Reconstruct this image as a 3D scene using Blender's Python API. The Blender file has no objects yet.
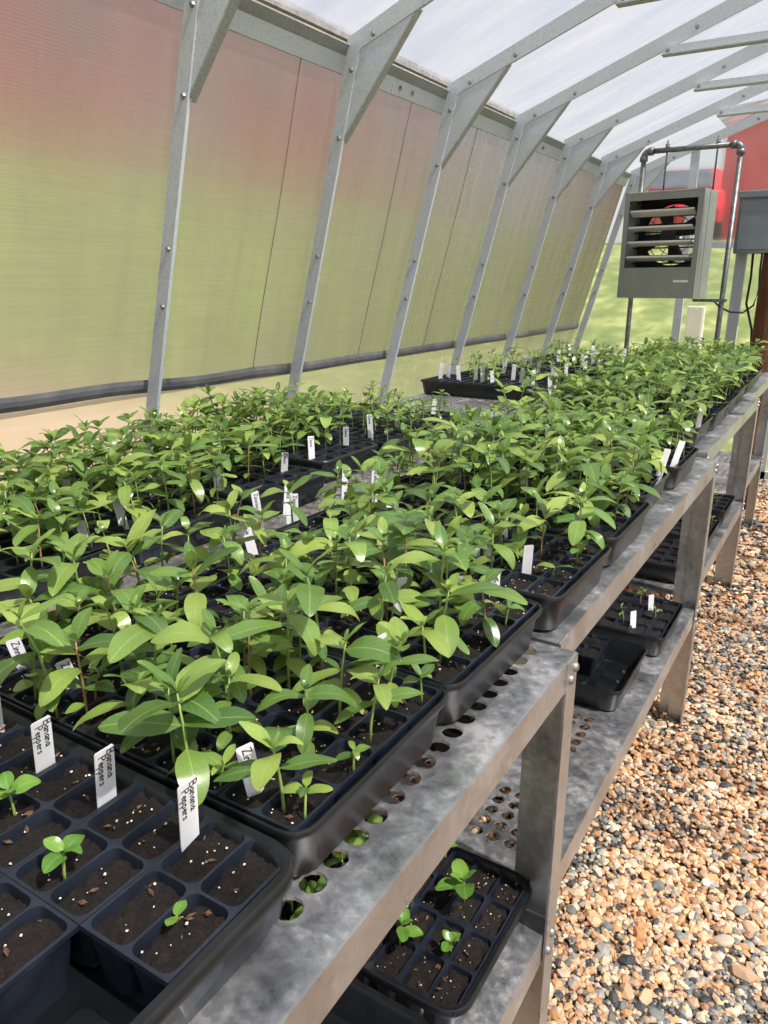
import bpy, bmesh, math, random
import numpy as np
from mathutils import Vector, Matrix, Euler, noise
random.seed(7)
rng = np.random.default_rng(7)
PI = math.pi
S = bpy.context.scene
COL = S.collection

# ---------------------------------------------------------------- camera, sky, sun, exposure
cam_d = bpy.data.cameras.new('camera')
cam_d.sensor_fit = 'VERTICAL'
cam_d.sensor_height = 36.0
cam_d.lens = 36.0 * 746 / 1024
cam_d.clip_start = 0.02
cam_d.clip_end = 200
cam = bpy.data.objects.new('camera', cam_d)
COL.objects.link(cam)
R3 = Matrix(((0.84981554, -0.15467456, 0.50387432), (0.52708022, 0.24938299, -0.8124005), (0.0, 0.95597275, 0.29345544)))
cam.matrix_world = Matrix.Translation((0, 0, 1.367)) @ R3.to_4x4()
S.camera = cam

W = bpy.data.worlds.new('sky')
S.world = W
W.use_nodes = True
wn = W.node_tree.nodes
wl = W.node_tree.links
wn.clear()
sky = wn.new('ShaderNodeTexSky')
sky.sky_type = 'NISHITA'
sky.sun_disc = False
sky.sun_elevation = math.radians(52)
sky.sun_rotation = math.radians(70)
sky.air_density = 1.2
sky.dust_density = 2.5
mulv = wn.new('ShaderNodeMixRGB')
mulv.blend_type = 'MIX'
mulv.inputs[0].default_value = 0.10
mulv.inputs[1].default_value = (1.0, 1.02, 1.08, 1)
wl.new(sky.outputs[0], mulv.inputs[2])
bg = wn.new('ShaderNodeBackground')
bg.inputs[1].default_value = 0.60
wl.new(mulv.outputs[0], bg.inputs[0])
wo = wn.new('ShaderNodeOutputWorld')
wl.new(bg.outputs[0], wo.inputs[0])

sun_d = bpy.data.lights.new('sun', 'SUN')
sun_d.energy = 8.6
sun_d.angle = math.radians(1.2)
sun_d.color = (1.0, 0.95, 0.87)
sun = bpy.data.objects.new('sun', sun_d)
COL.objects.link(sun)
sun.rotation_euler = Vector((0.80, -0.10, 1.25)).to_track_quat('Z', 'Y').to_euler()
sun.location = (4, 2, 6)

S.view_settings.view_transform = 'Standard'
S.view_settings.look = 'None'
S.view_settings.gamma = 1
S.view_settings.use_curve_mapping = False
S.view_settings.exposure = 0.0


# ---------------------------------------------------------------- materials
def lin(c):
    return tuple(((v / 255) / 12.92 if v / 255 <= 0.04045 else ((v / 255 + 0.055) / 1.055) ** 2.4) for v in c) + (1,)


class NT:
    def __init__(s, name):
        s.m = bpy.data.materials.new(name)
        s.m.use_nodes = True
        s.t = s.m.node_tree
        s.t.nodes.clear()
        s.out = s.n('ShaderNodeOutputMaterial')

    def n(s, t, **kw):
        x = s.t.nodes.new(t)
        for k, v in kw.items():
            setattr(x, k, v)
        return x

    def l(s, a, b):
        s.t.links.new(a, b)

    def noise(s, scale, detail=4, rough=0.6, coord='Object', stretch=None):
        tc = s.n('ShaderNodeTexCoord')
        nz = s.n('ShaderNodeTexNoise')
        nz.inputs['Scale'].default_value = scale
        nz.inputs['Detail'].default_value = detail
        nz.inputs['Roughness'].default_value = rough
        src = tc.outputs[coord]
        if stretch:
            mp = s.n('ShaderNodeMapping')
            mp.inputs['Scale'].default_value = stretch
            s.l(src, mp.inputs[0])
            src = mp.outputs[0]
        s.l(src, nz.inputs['Vector'])
        return nz

    def ramp(s, src, stops):
        r = s.n('ShaderNodeValToRGB')
        e = r.color_ramp.elements
        while len(e) < len(stops):
            e.new(0.5)
        for i, (p, c) in enumerate(stops):
            e[i].position = p
            e[i].color = c
        s.l(src, r.inputs[0])
        return r

    def bump(s, src, strength, dist=0.01):
        b = s.n('ShaderNodeBump')
        b.inputs['Strength'].default_value = strength
        b.inputs['Distance'].default_value = dist
        s.l(src, b.inputs['Height'])
        return b

    def bsdf(s, col=None, rough=0.5, metal=0.0, spec=0.5):
        p = s.n('ShaderNodeBsdfPrincipled')
        if col is not None:
            if hasattr(col, 'links'):
                s.l(col, p.inputs['Base Color'])
            else:
                p.inputs['Base Color'].default_value = col
        p.inputs['Roughness'].default_value = rough
        p.inputs['Metallic'].default_value = metal
        p.inputs['Specular IOR Level'].default_value = spec
        return p

    def mix(s, f, a, b):
        m = s.n('ShaderNodeMixShader')
        if hasattr(f, 'links'):
            s.l(f, m.inputs[0])
        else:
            m.inputs[0].default_value = f
        s.l(a, m.inputs[1])
        s.l(b, m.inputs[2])
        return m.outputs[0]

    def done(s, sh):
        s.l(sh, s.out.inputs[0])
        return s.m


def simple(name, c0, c1, scale=20, rough=0.5, metal=0.0, bump=0.0, spec=0.5, stretch=None, p0=0.35, p1=0.65):
    t = NT(name)
    nz = t.noise(scale, stretch=stretch)
    r = t.ramp(nz.outputs[0], [(p0, lin(c0)), (p1, lin(c1))])
    p = t.bsdf(r.outputs[0], rough, metal, spec)
    if bump:
        t.l(t.bump(nz.outputs[0], bump, 0.004).outputs[0], p.inputs['Normal'])
    return t.done(p.outputs[0])


def mat_galv(name='galvanised_steel', lo=(142, 145, 150), mi=(182, 184, 187), hi=(226, 226, 226)):
    t = NT(name)
    tc = t.n('ShaderNodeTexCoord')
    v = t.n('ShaderNodeTexVoronoi')
    v.inputs['Scale'].default_value = 95
    t.l(tc.outputs['Object'], v.inputs['Vector'])
    a = t.noise(9, 6, 0.7)
    b = t.noise(60, 5, 0.7)
    m1 = t.n('ShaderNodeMixRGB', blend_type='MIX')
    m1.inputs[0].default_value = 0.45
    t.l(a.outputs[0], m1.inputs[1])
    t.l(b.outputs[0], m1.inputs[2])
    m2 = t.n('ShaderNodeMixRGB', blend_type='MIX')
    m2.inputs[0].default_value = 0.07
    t.l(m1.outputs[0], m2.inputs[1])
    t.l(v.outputs['Color'], m2.inputs[2])
    r = t.ramp(m2.outputs[0], [(0.36, lin(lo)), (0.5, lin(mi)), (0.62, lin(hi))])
    p = t.bsdf(r.outputs[0], 0.36, 0.85)
    rr = t.ramp(m2.outputs[0], [(0.35, (0.24,) * 3 + (1,)), (0.62, (0.52,) * 3 + (1,))])
    t.l(rr.outputs[0], p.inputs['Roughness'])
    t.l(t.bump(b.outputs[0], 0.08, 0.003).outputs[0], p.inputs['Normal'])
    return t.done(p.outputs[0])


def mat_leaf(name, dark, mid, light, glow):
    t = NT(name)
    uv = t.n('ShaderNodeUVMap')
    uv.uv_map = 'leaf_uv'
    sep = t.n('ShaderNodeSeparateXYZ')
    t.l(uv.outputs[0], sep.inputs[0])
    au = t.n('ShaderNodeMath', operation='SUBTRACT')
    t.l(sep.outputs[0], au.inputs[0])
    au.inputs[1].default_value = 0.5
    ab = t.n('ShaderNodeMath', operation='ABSOLUTE')
    t.l(au.outputs[0], ab.inputs[0])
    mid_r = t.ramp(ab.outputs[0], [(0.008, (1, 1, 1, 1)), (0.034, (0, 0, 0, 1))])
    # side veins sweep forward from the midrib
    k = t.n('ShaderNodeMath', operation='MULTIPLY_ADD')
    t.l(ab.outputs[0], k.inputs[0])
    k.inputs[1].default_value = -0.75
    t.l(sep.outputs[1], k.inputs[2])
    k2 = t.n('ShaderNodeMath', operation='MULTIPLY')
    t.l(k.outputs[0], k2.inputs[0])
    k2.inputs[1].default_value = 7.0
    fr = t.n('ShaderNodeMath', operation='FRACT')
    t.l(k2.outputs[0], fr.inputs[0])
    pp = t.n('ShaderNodeMath', operation='PINGPONG')
    t.l(fr.outputs[0], pp.inputs[0])
    pp.inputs[1].default_value = 0.5
    side = t.ramp(pp.outputs[0], [(0.0, (1, 1, 1, 1)), (0.12, (0, 0, 0, 1))])
    oi = t.n('ShaderNodeObjectInfo')
    ge = t.n('ShaderNodeNewGeometry')
    ad = t.n('ShaderNodeMath', operation='ADD')
    t.l(oi.outputs['Random'], ad.inputs[0])
    t.l(ge.outputs['Random Per Island'], ad.inputs[1])
    f2 = t.n('ShaderNodeMath', operation='FRACT')
    t.l(ad.outputs[0], f2.inputs[0])
    base = t.ramp(f2.outputs[0], [(0.0, dark), (0.5, mid), (1.0, light)])
    nz = t.noise(35, 3)
    mv = t.n('ShaderNodeMixRGB', blend_type='OVERLAY')
    mv.inputs[0].default_value = 0.25
    t.l(base.outputs[0], mv.inputs[1])
    t.l(nz.outputs[0], mv.inputs[2])
    mx = t.n('ShaderNodeMixRGB', blend_type='MIX')
    vm = t.n('ShaderNodeMath', operation='MULTIPLY')
    t.l(side.outputs[0], vm.inputs[0])
    vm.inputs[1].default_value = 0.13
    mxm = t.n('ShaderNodeMath', operation='MULTIPLY')
    t.l(mid_r.outputs[0], mxm.inputs[0])
    mxm.inputs[1].default_value = 0.42
    mm = t.n('ShaderNodeMath', operation='MAXIMUM')
    t.l(vm.outputs[0], mm.inputs[0])
    t.l(mxm.outputs[0], mm.inputs[1])
    t.l(mm.outputs[0], mx.inputs[0])
    t.l(mv.outputs[0], mx.inputs[1])
    mx.inputs[2].default_value = glow
    p = t.bsdf(mx.outputs[0], 0.30, 0, 0.65)
    t.l(t.bump(mm.outputs[0], -0.35, 0.0012).outputs[0], p.inputs['Normal'])
    tr = t.n('ShaderNodeBsdfTranslucent')
    tcm = t.n('ShaderNodeMixRGB', blend_type='MIX')
    tcm.inputs[0].default_value = 0.6
    t.l(mx.outputs[0], tcm.inputs[1])
    tcm.inputs[2].default_value = glow
    t.l(tcm.outputs[0], tr.inputs[0])
    return t.done(t.mix(0.26, p.outputs[0], tr.outputs[0]))


def mat_film(name, transp, blur, trans_col, gloss=0.06, ribs=None, wrinkle=(6, 2, 1), rough=0.75, ior=1.14, tint=(0.95, 0.95, 0.93, 1), wrinkle_tone=0.0):
    """plastic film: part clear, part blurring, part milky"""
    t = NT(name)
    wz = t.noise(2.2, 3, 0.55, stretch=wrinkle)
    h = wz.outputs[0]
    if ribs:
        wv = t.n('ShaderNodeTexWave')
        wv.bands_direction = 'Z'
        wv.inputs['Scale'].default_value = ribs
        wv.inputs['Distortion'].default_value = 1.5
        wv.inputs['Detail'].default_value = 2
        tc = t.n('ShaderNodeTexCoord')
        t.l(tc.outputs['Object'], wv.inputs['Vector'])
        ad = t.n('ShaderNodeMath', operation='MULTIPLY_ADD')
        t.l(wv.outputs['Fac'], ad.inputs[0])
        ad.inputs[1].default_value = 0.022
        t.l(h, ad.inputs[2])
        h = ad.outputs[0]
    bp = t.bump(h, 0.55, 0.05)
    bq = t.bump(h, 0.22, 0.04)
    tp = t.n('ShaderNodeBsdfTransparent')
    tp.inputs[0].default_value = tint
    rf = t.n('ShaderNodeBsdfRefraction')
    rf.inputs['Color'].default_value = tint
    rf.inputs['Roughness'].default_value = rough
    rf.inputs['IOR'].default_value = ior
    t.l(bq.outputs[0], rf.inputs['Normal'])
    tl = t.n('ShaderNodeBsdfTranslucent')
    tl.inputs[0].default_value = trans_col
    df = t.n('ShaderNodeBsdfDiffuse')
    df.inputs[0].default_value = trans_col
    gl = t.n('ShaderNodeBsdfGlossy')
    gl.inputs['Roughness'].default_value = 0.22
    t.l(bp.outputs[0], gl.inputs['Normal'])
    milky = t.mix(0.3, tl.outputs[0], df.outputs[0])
    tot = transp + blur
    a = t.mix(blur / tot, tp.outputs[0], rf.outputs[0])
    fac = t.ramp(wz.outputs[0], [(0.25, (max(0, 1 - tot - 0.10 - wrinkle_tone),) * 3 + (1,)), (0.75, (min(1, 1 - tot + 0.10 + wrinkle_tone),) * 3 + (1,))])  # light and dark of the wrinkles put into the film's milkiness
    fo = fac.outputs[0]
    if ribs:
        # fine scuff lines running along the sheet
        sc = t.noise(1.0, 2, 0.5, stretch=(1, 2.0, 170))
        sm = t.n('ShaderNodeMath', operation='MULTIPLY_ADD')
        t.l(sc.outputs[0], sm.inputs[0])
        sm.inputs[1].default_value = 0.42
        sb = t.n('ShaderNodeMath', operation='SUBTRACT')
        t.l(fo, sb.inputs[0])
        sb.inputs[1].default_value = 0.21
        t.l(sb.outputs[0], sm.inputs[2])
        fo = sm.outputs[0]
    b = t.mix(fo, a, milky)
    return t.done(t.mix(gloss, b, gl.outputs[0]))


M = {}
M['galv'] = mat_galv()
M['rail'] = mat_galv('smooth_galvanised_rail', (172, 172, 172), (188, 188, 188), (206, 206, 206))
M['stud'] = simple('grey_zinc_steel', (166, 177, 184), (194, 203, 208), 160, 0.5, 0.08, 0, 0.4, None, 0.3, 0.5)
M['stud_dark'] = simple('grey_zinc_flange', (150, 155, 155), (176, 180, 180), 120, 0.5, 0.15)
M['bolt'] = simple('bolt_steel', (120, 120, 118), (165, 165, 162), 90, 0.4, 0.8)
M['plastic'] = simple('black_tray_plastic', (15, 17, 20), (25, 27, 31), 25, 0.36, 0, 0.06, 0.5)
M['plastic2'] = simple('navy_black_cell_plastic', (22, 27, 37), (34, 40, 52), 25, 0.34, 0, 0.04, 0.5)
M['leaf'] = mat_leaf('zinnia_leaf', lin((68, 104, 50)), lin((104, 138, 64)), lin((152, 174, 84)), lin((176, 196, 108)))
M['leaf_pepper'] = mat_leaf('pepper_leaf', lin((80, 124, 46)), lin((100, 144, 54)), lin((122, 160, 66)), lin((160, 194, 100)))
M['stem'] = simple('green_stem', (120, 150, 72), (150, 165, 95), 30, 0.5)
M['stem_red'] = simple('reddish_stem', (140, 110, 75), (165, 130, 95), 30, 0.5)
M['tag'] = simple('white_tag_plastic', (228, 228, 232), (240, 240, 243), 30, 0.4)
M['ink'] = simple('black_marker_ink', (18, 18, 22), (30, 30, 34), 30, 0.6)
M['heater'] = simple('heater_grey_enamel', (132, 139, 132), (144, 150, 143), 6, 0.35, 0.1, 0, 0.5)
M['louver'] = simple('pale_louver_enamel', (205, 204, 198), (222, 220, 214), 8, 0.4)
M['darkmetal'] = simple('dark_inner_metal', (30, 30, 30), (48, 48, 47), 10, 0.5, 0.3)
M['pipe'] = simple('dull_pipe_steel', (92, 96, 97), (124, 128, 128), 40, 0.45, 0.6)
M['boxgrey'] = simple('box_grey_enamel', (112, 122, 128), (126, 136, 142), 5, 0.4, 0.1)
M['wood'] = simple('dark_wood', (66, 40, 26), (110, 70, 44), 14, 0.7, 0, 0.4, 0.3, (6, 6, 0.6))
M['cable'] = simple('black_cable', (34, 34, 34), (52, 52, 52), 10, 0.5)
M['perlite'] = simple('perlite', (214, 200, 170), (238, 232, 215), 80, 0.8)
M['bark'] = simple('bark_chip', (78, 54, 38), (112, 80, 56), 60, 0.8)
M['hem'] = simple('grey_hem_plastic', (92, 94, 97), (112, 113, 115), 12, 0.5, 0, 0.2)
M['barn'] = simple('faded_red_siding', (138, 70, 76), (158, 90, 94), 1.2, 0.7, 0, 0, 0.3, (0.3, 3, 0.4))
M['barntrim'] = simple('white_barn_trim', (205, 196, 190), (222, 214, 208), 4, 0.6)
M['roofgrey'] = simple('grey_barn_roof', (110, 108, 112), (140, 138, 142), 3, 0.6)
M['redshed'] = simple('bright_red_panel', (206, 24, 56), (222, 44, 78), 1.5, 0.5)
M['carred'] = simple('red_car_paint', (196, 26, 44), (206, 36, 54), 3, 0.25)
M['carglass'] = simple('dark_car_glass', (60, 66, 76), (84, 92, 104), 3, 0.1)
M['tyre'] = simple('tyre_rubber', (24, 24, 25), (40, 40, 41), 20, 0.8)
M['ground'] = simple('sandy_soil', (176, 150, 112), (206, 182, 142), 5, 0.9, 0, 0.3, 0.2)


def mat_soil():
    t = NT('peat_potting_soil')
    a = t.noise(120, 6, 0.75)
    b = t.noise(420, 3, 0.7)
    m = t.n('ShaderNodeMixRGB', blend_type='MIX')
    m.inputs[0].default_value = 0.5
    t.l(a.outputs[0], m.inputs[1])
    t.l(b.outputs[0], m.inputs[2])
    r = t.ramp(m.outputs[0], [(0.42, lin((12, 9, 8))), (0.58, lin((33, 24, 20))), (0.74, lin((84, 60, 45)))])
    p = t.bsdf(r.outputs[0], 0.75, 0, 0.35)
    t.l(t.bump(m.outputs[0], 1.0, 0.006).outputs[0], p.inputs['Normal'])
    return t.done(p.outputs[0])


M['soil'] = mat_soil()


def mat_attr(name, rough=0.6):
    t = NT(name)
    at = t.n('ShaderNodeAttribute')
    at.attribute_name = 'stone'
    nz = t.noise(150, 4, 0.7)
    mv = t.n('ShaderNodeMixRGB', blend_type='OVERLAY')
    mv.inputs[0].default_value = 0.3
    t.l(at.outputs['Color'], mv.inputs[1])
    t.l(nz.outputs[0], mv.inputs[2])
    p = t.bsdf(mv.outputs[0], rough, 0, 0.4)
    return t.done(p.outputs[0])


M['pebble'] = mat_attr('pea_gravel')


def mat_gravel_base():
    t = NT('gravel_bed')
    tc = t.n('ShaderNodeTexCoord')
    v = t.n('ShaderNodeTexVoronoi')
    v.inputs['Scale'].default_value = 85
    t.l(tc.outputs['Object'], v.inputs['Vector'])
    r = t.ramp(v.outputs['Color'], [(0.0, lin((40, 33, 28))), (0.35, lin((84, 62, 46))), (0.7, lin((122, 96, 72))), (1.0, lin((70, 68, 64)))])
    p = t.bsdf(r.outputs[0], 0.8, 0, 0.3)
    t.l(t.bump(v.outputs['Distance'], -0.8, 0.01).outputs[0], p.inputs['Normal'])
    return t.done(p.outputs[0])


M['gravelbed'] = mat_gravel_base()


def mat_lawn():
    t = NT('lawn_and_sand')
    ge = t.n('ShaderNodeNewGeometry')
    sp = t.n('ShaderNodeSeparateXYZ')
    t.l(ge.outputs['Position'], sp.inputs[0])
    n1 = t.noise(0.5, 5, 0.6)
    n2 = t.noise(2.6, 6, 0.75)
    # grass grows where the ground starts to rise or away to the north, bare sand beside the house
    a = t.n('ShaderNodeMath', operation='MULTIPLY_ADD')
    t.l(n1.outputs[0], a.inputs[0])
    a.inputs[1].default_value = 0.45
    t.l(sp.outputs[2], a.inputs[2])
    y = t.n('ShaderNodeMapRange')
    y.inputs[1].default_value = 3.0
    y.inputs[2].default_value = 7.5
    t.l(sp.outputs[1], y.inputs[0])
    sm = t.n('ShaderNodeMath', operation='ADD')
    t.l(a.outputs[0], sm.inputs[0])
    t.l(y.outputs[0], sm.inputs[1])
    f = t.ramp(sm.outputs[0], [(0.72, (0, 0, 0, 1)), (1.15, (1, 1, 1, 1))])
    g = t.ramp(n2.outputs[0], [(0.3, lin((80, 98, 52))), (0.5, lin((112, 124, 74))), (0.68, lin((168, 170, 112)))])
    s = t.ramp(n2.outputs[0], [(0.3, lin((150, 130, 106))), (0.7, lin((178, 158, 134)))])
    mx = t.n('ShaderNodeMixRGB', blend_type='MIX')
    t.l(f.outputs[0], mx.inputs[0])
    t.l(s.outputs[0], mx.inputs[1])
    t.l(g.outputs[0], mx.inputs[2])
    p = t.bsdf(mx.outputs[0], 0.9, 0, 0.2)
    return t.done(p.outputs[0])


M['lawn'] = mat_lawn()
M['film_roof'] = mat_film('roof_film', 0.60, 0.05, (0.60, 0.59, 0.625, 1), 0.05, None, (0.7, 2.5, 1.0), tint=(0.97, 0.97, 1, 1), wrinkle_tone=0.16)
M['film_wall'] = mat_film('wall_film', 0.05, 0.54, (0.42, 0.395, 0.365, 1), 0.05, 42, (1, 3.0, 0.5), 0.8, 1.12, tint=(0.82, 0.81, 0.80, 1), wrinkle_tone=0.05)
M['film_skirt'] = mat_film('skirt_film', 0.20, 0.45, (0.86, 0.80, 0.66, 1), 0.04, None, (1, 2, 1), 0.6, 1.12)
M['film_end'] = mat_film('end_film', 0.46, 0.40, (0.8, 0.8, 0.78, 1), 0.04, None, (1.5, 1, 0.7), 0.35, 1.03, tint=(0.98, 0.98, 0.96, 1), wrinkle_tone=0.03)


# ---------------------------------------------------------------- mesh helpers
class MB:
    def __init__(s):
        s.v = []
        s.f = []

    def add(s, vs, fs):
        o = len(s.v)
        s.v += [tuple(v) for v in vs]
        s.f += [tuple(i + o for i in f) for f in fs]
        return s

    def box(s, a, b, mat=None):
        (x0, y0, z0), (x1, y1, z1) = a, b
        vs = [(x0, y0, z0), (x1, y0, z0), (x1, y1, z0), (x0, y1, z0), (x0, y0, z1), (x1, y0, z1), (x1, y1, z1), (x0, y1, z1)]
        if mat is not None:
            vs = [mat @ Vector(v) for v in vs]
        return s.add(vs, [(0, 3, 2, 1), (4, 5, 6, 7), (0, 1, 5, 4), (1, 2, 6, 5), (2, 3, 7, 6), (3, 0, 4, 7)])

    def prism(s, poly, axis, a, b):
        """extrude a 2-d outline along one axis"""
        n = len(poly)

        def P(p, t):
            return {'x': (t, p[0], p[1]), 'y': (p[0], t, p[1]), 'z': (p[0], p[1], t)}[axis]
        vs = [P(p, a) for p in poly] + [P(p, b) for p in poly]
        fs = [tuple(range(n - 1, -1, -1)), tuple(range(n, 2 * n))] + [(i, (i + 1) % n, n + (i + 1) % n, n + i) for i in range(n)]
        return s.add(vs, fs)

    def tube(s, pts, r, k=8, cap=True):
        pts = [Vector(p) for p in pts]
        rs = r if isinstance(r, (list, tuple)) else [r] * len(pts)
        vs = []
        up = Vector((0.13, 0.31, 0.94))
        for i, p in enumerate(pts):
            d = (pts[min(i + 1, len(pts) - 1)] - pts[max(i - 1, 0)]).normalized()
            a = d.cross(up)
            if a.length < 0.05:
                a = d.cross(Vector((1, 0, 0)))
            a.normalize()
            b = d.cross(a)
            vs += [p + (a * math.cos(2 * PI * j / k) + b * math.sin(2 * PI * j / k)) * rs[i] for j in range(k)]
        fs = [(i * k + j, i * k + (j + 1) % k, (i + 1) * k + (j + 1) % k, (i + 1) * k + j) for i in range(len(pts) - 1) for j in range(k)]
        if cap:
            fs += [tuple(range(k - 1, -1, -1)), tuple(range((len(pts) - 1) * k, len(pts) * k))]
        return s.add(vs, fs)

    def loft(s, rings, cap0=False, cap1=False):
        k = len(rings[0])
        vs = [v for r in rings for v in r]
        fs = [(i * k + j, i * k + (j + 1) % k, (i + 1) * k + (j + 1) % k, (i + 1) * k + j) for i in range(len(rings) - 1) for j in range(k)]
        if cap0:
            fs.append(tuple(range(k - 1, -1, -1)))
        if cap1:
            fs.append(tuple(range((len(rings) - 1) * k, len(rings) * k)))
        return s.add(vs, fs)

    def mesh(s, name, mat, smooth=False):
        me = bpy.data.meshes.new(name)
        me.from_pydata(s.v, [], s.f)
        me.update()
        bm = bmesh.new()
        bm.from_mesh(me)
        bmesh.ops.recalc_face_normals(bm, faces=bm.faces)
        bm.to_mesh(me)
        bm.free()
        me.materials.append(mat)
        if smooth:
            me.polygons.foreach_set('use_smooth', [True] * len(me.polygons))
        return me

    def build(s, name, mat, parent=None, smooth=False, bevel=0.0, loc=None):
        return put(name, s.mesh(name, mat, smooth), parent, loc, bevel)


def put(name, me, parent=None, loc=None, bevel=0.0, rot=None, scale=None):
    o = bpy.data.objects.new(name, me)
    COL.objects.link(o)
    if parent is not None:
        o.parent = parent
    if loc is not None:
        o.location = loc
    if rot is not None:
        o.rotation_euler = rot
    if scale is not None:
        o.scale = scale
    if bevel:
        b = o.modifiers.new('bevel', 'BEVEL')
        b.width = bevel
        b.segments = 2
        b.limit_method = 'ANGLE'
        b.angle_limit = math.radians(40)
    return o


def tag(o, label, cat, group=None, kind=None):
    if label:
        o['label'] = label
    if cat:
        o['category'] = cat
    if group:
        o['group'] = group
    if kind:
        o['kind'] = kind
    return o


def thing(name, label, cat, loc=(0, 0, 0), rz=0.0, group=None):
    o = put(name, None, None, loc, rot=(0, 0, rz))
    return tag(o, label, cat, group)


def struct(o, label=None):
    o['kind'] = 'structure'
    if label:
        o['label'] = label
    return o


def smooth_by_angle(me, deg=35):
    me.polygons.foreach_set('use_smooth', [True] * len(me.polygons))
    bm = bmesh.new()
    bm.from_mesh(me)
    lim = math.radians(deg)
    for e in bm.edges:
        if len(e.link_faces) == 2 and e.calc_face_angle(0) > lim:
            e.smooth = False
    bm.to_mesh(me)
    bm.free()
    return me


# ================================================================ SETTING: greenhouse shell
LEAN = 0.27


def wall_x(z):
    return -1.885 + LEAN * (z - 0.95)


EAVE_Z = 2.10
EAVE_X = wall_x(EAVE_Z)
SLOPE = 0.375
RIDGE_X = 0.60
RIDGE_Z = EAVE_Z + SLOPE * (RIDGE_X - EAVE_X)
END_Y = 5.95
FRONT_Y = -1.25
RX = lambda x: 2 * RIDGE_X - x          # mirror for the far side of the house
RIBS = [FRONT_Y + 0.0, -0.548, 0.167, 0.882, 1.597, 2.310, 3.026, 3.741, 4.456, 5.171, 5.90]

# terrain heights outside (also used to seat things)


def ground_h(x, y):
    def ss(t):
        t = min(1, max(0, t))
        return t * t * (3 - 2 * t)
    left = ss((-x - 5.5) / 8.0) * 3.7
    back = ss((y - 8.0) / 9.0) * 2.2
    return max(left, back)


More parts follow.
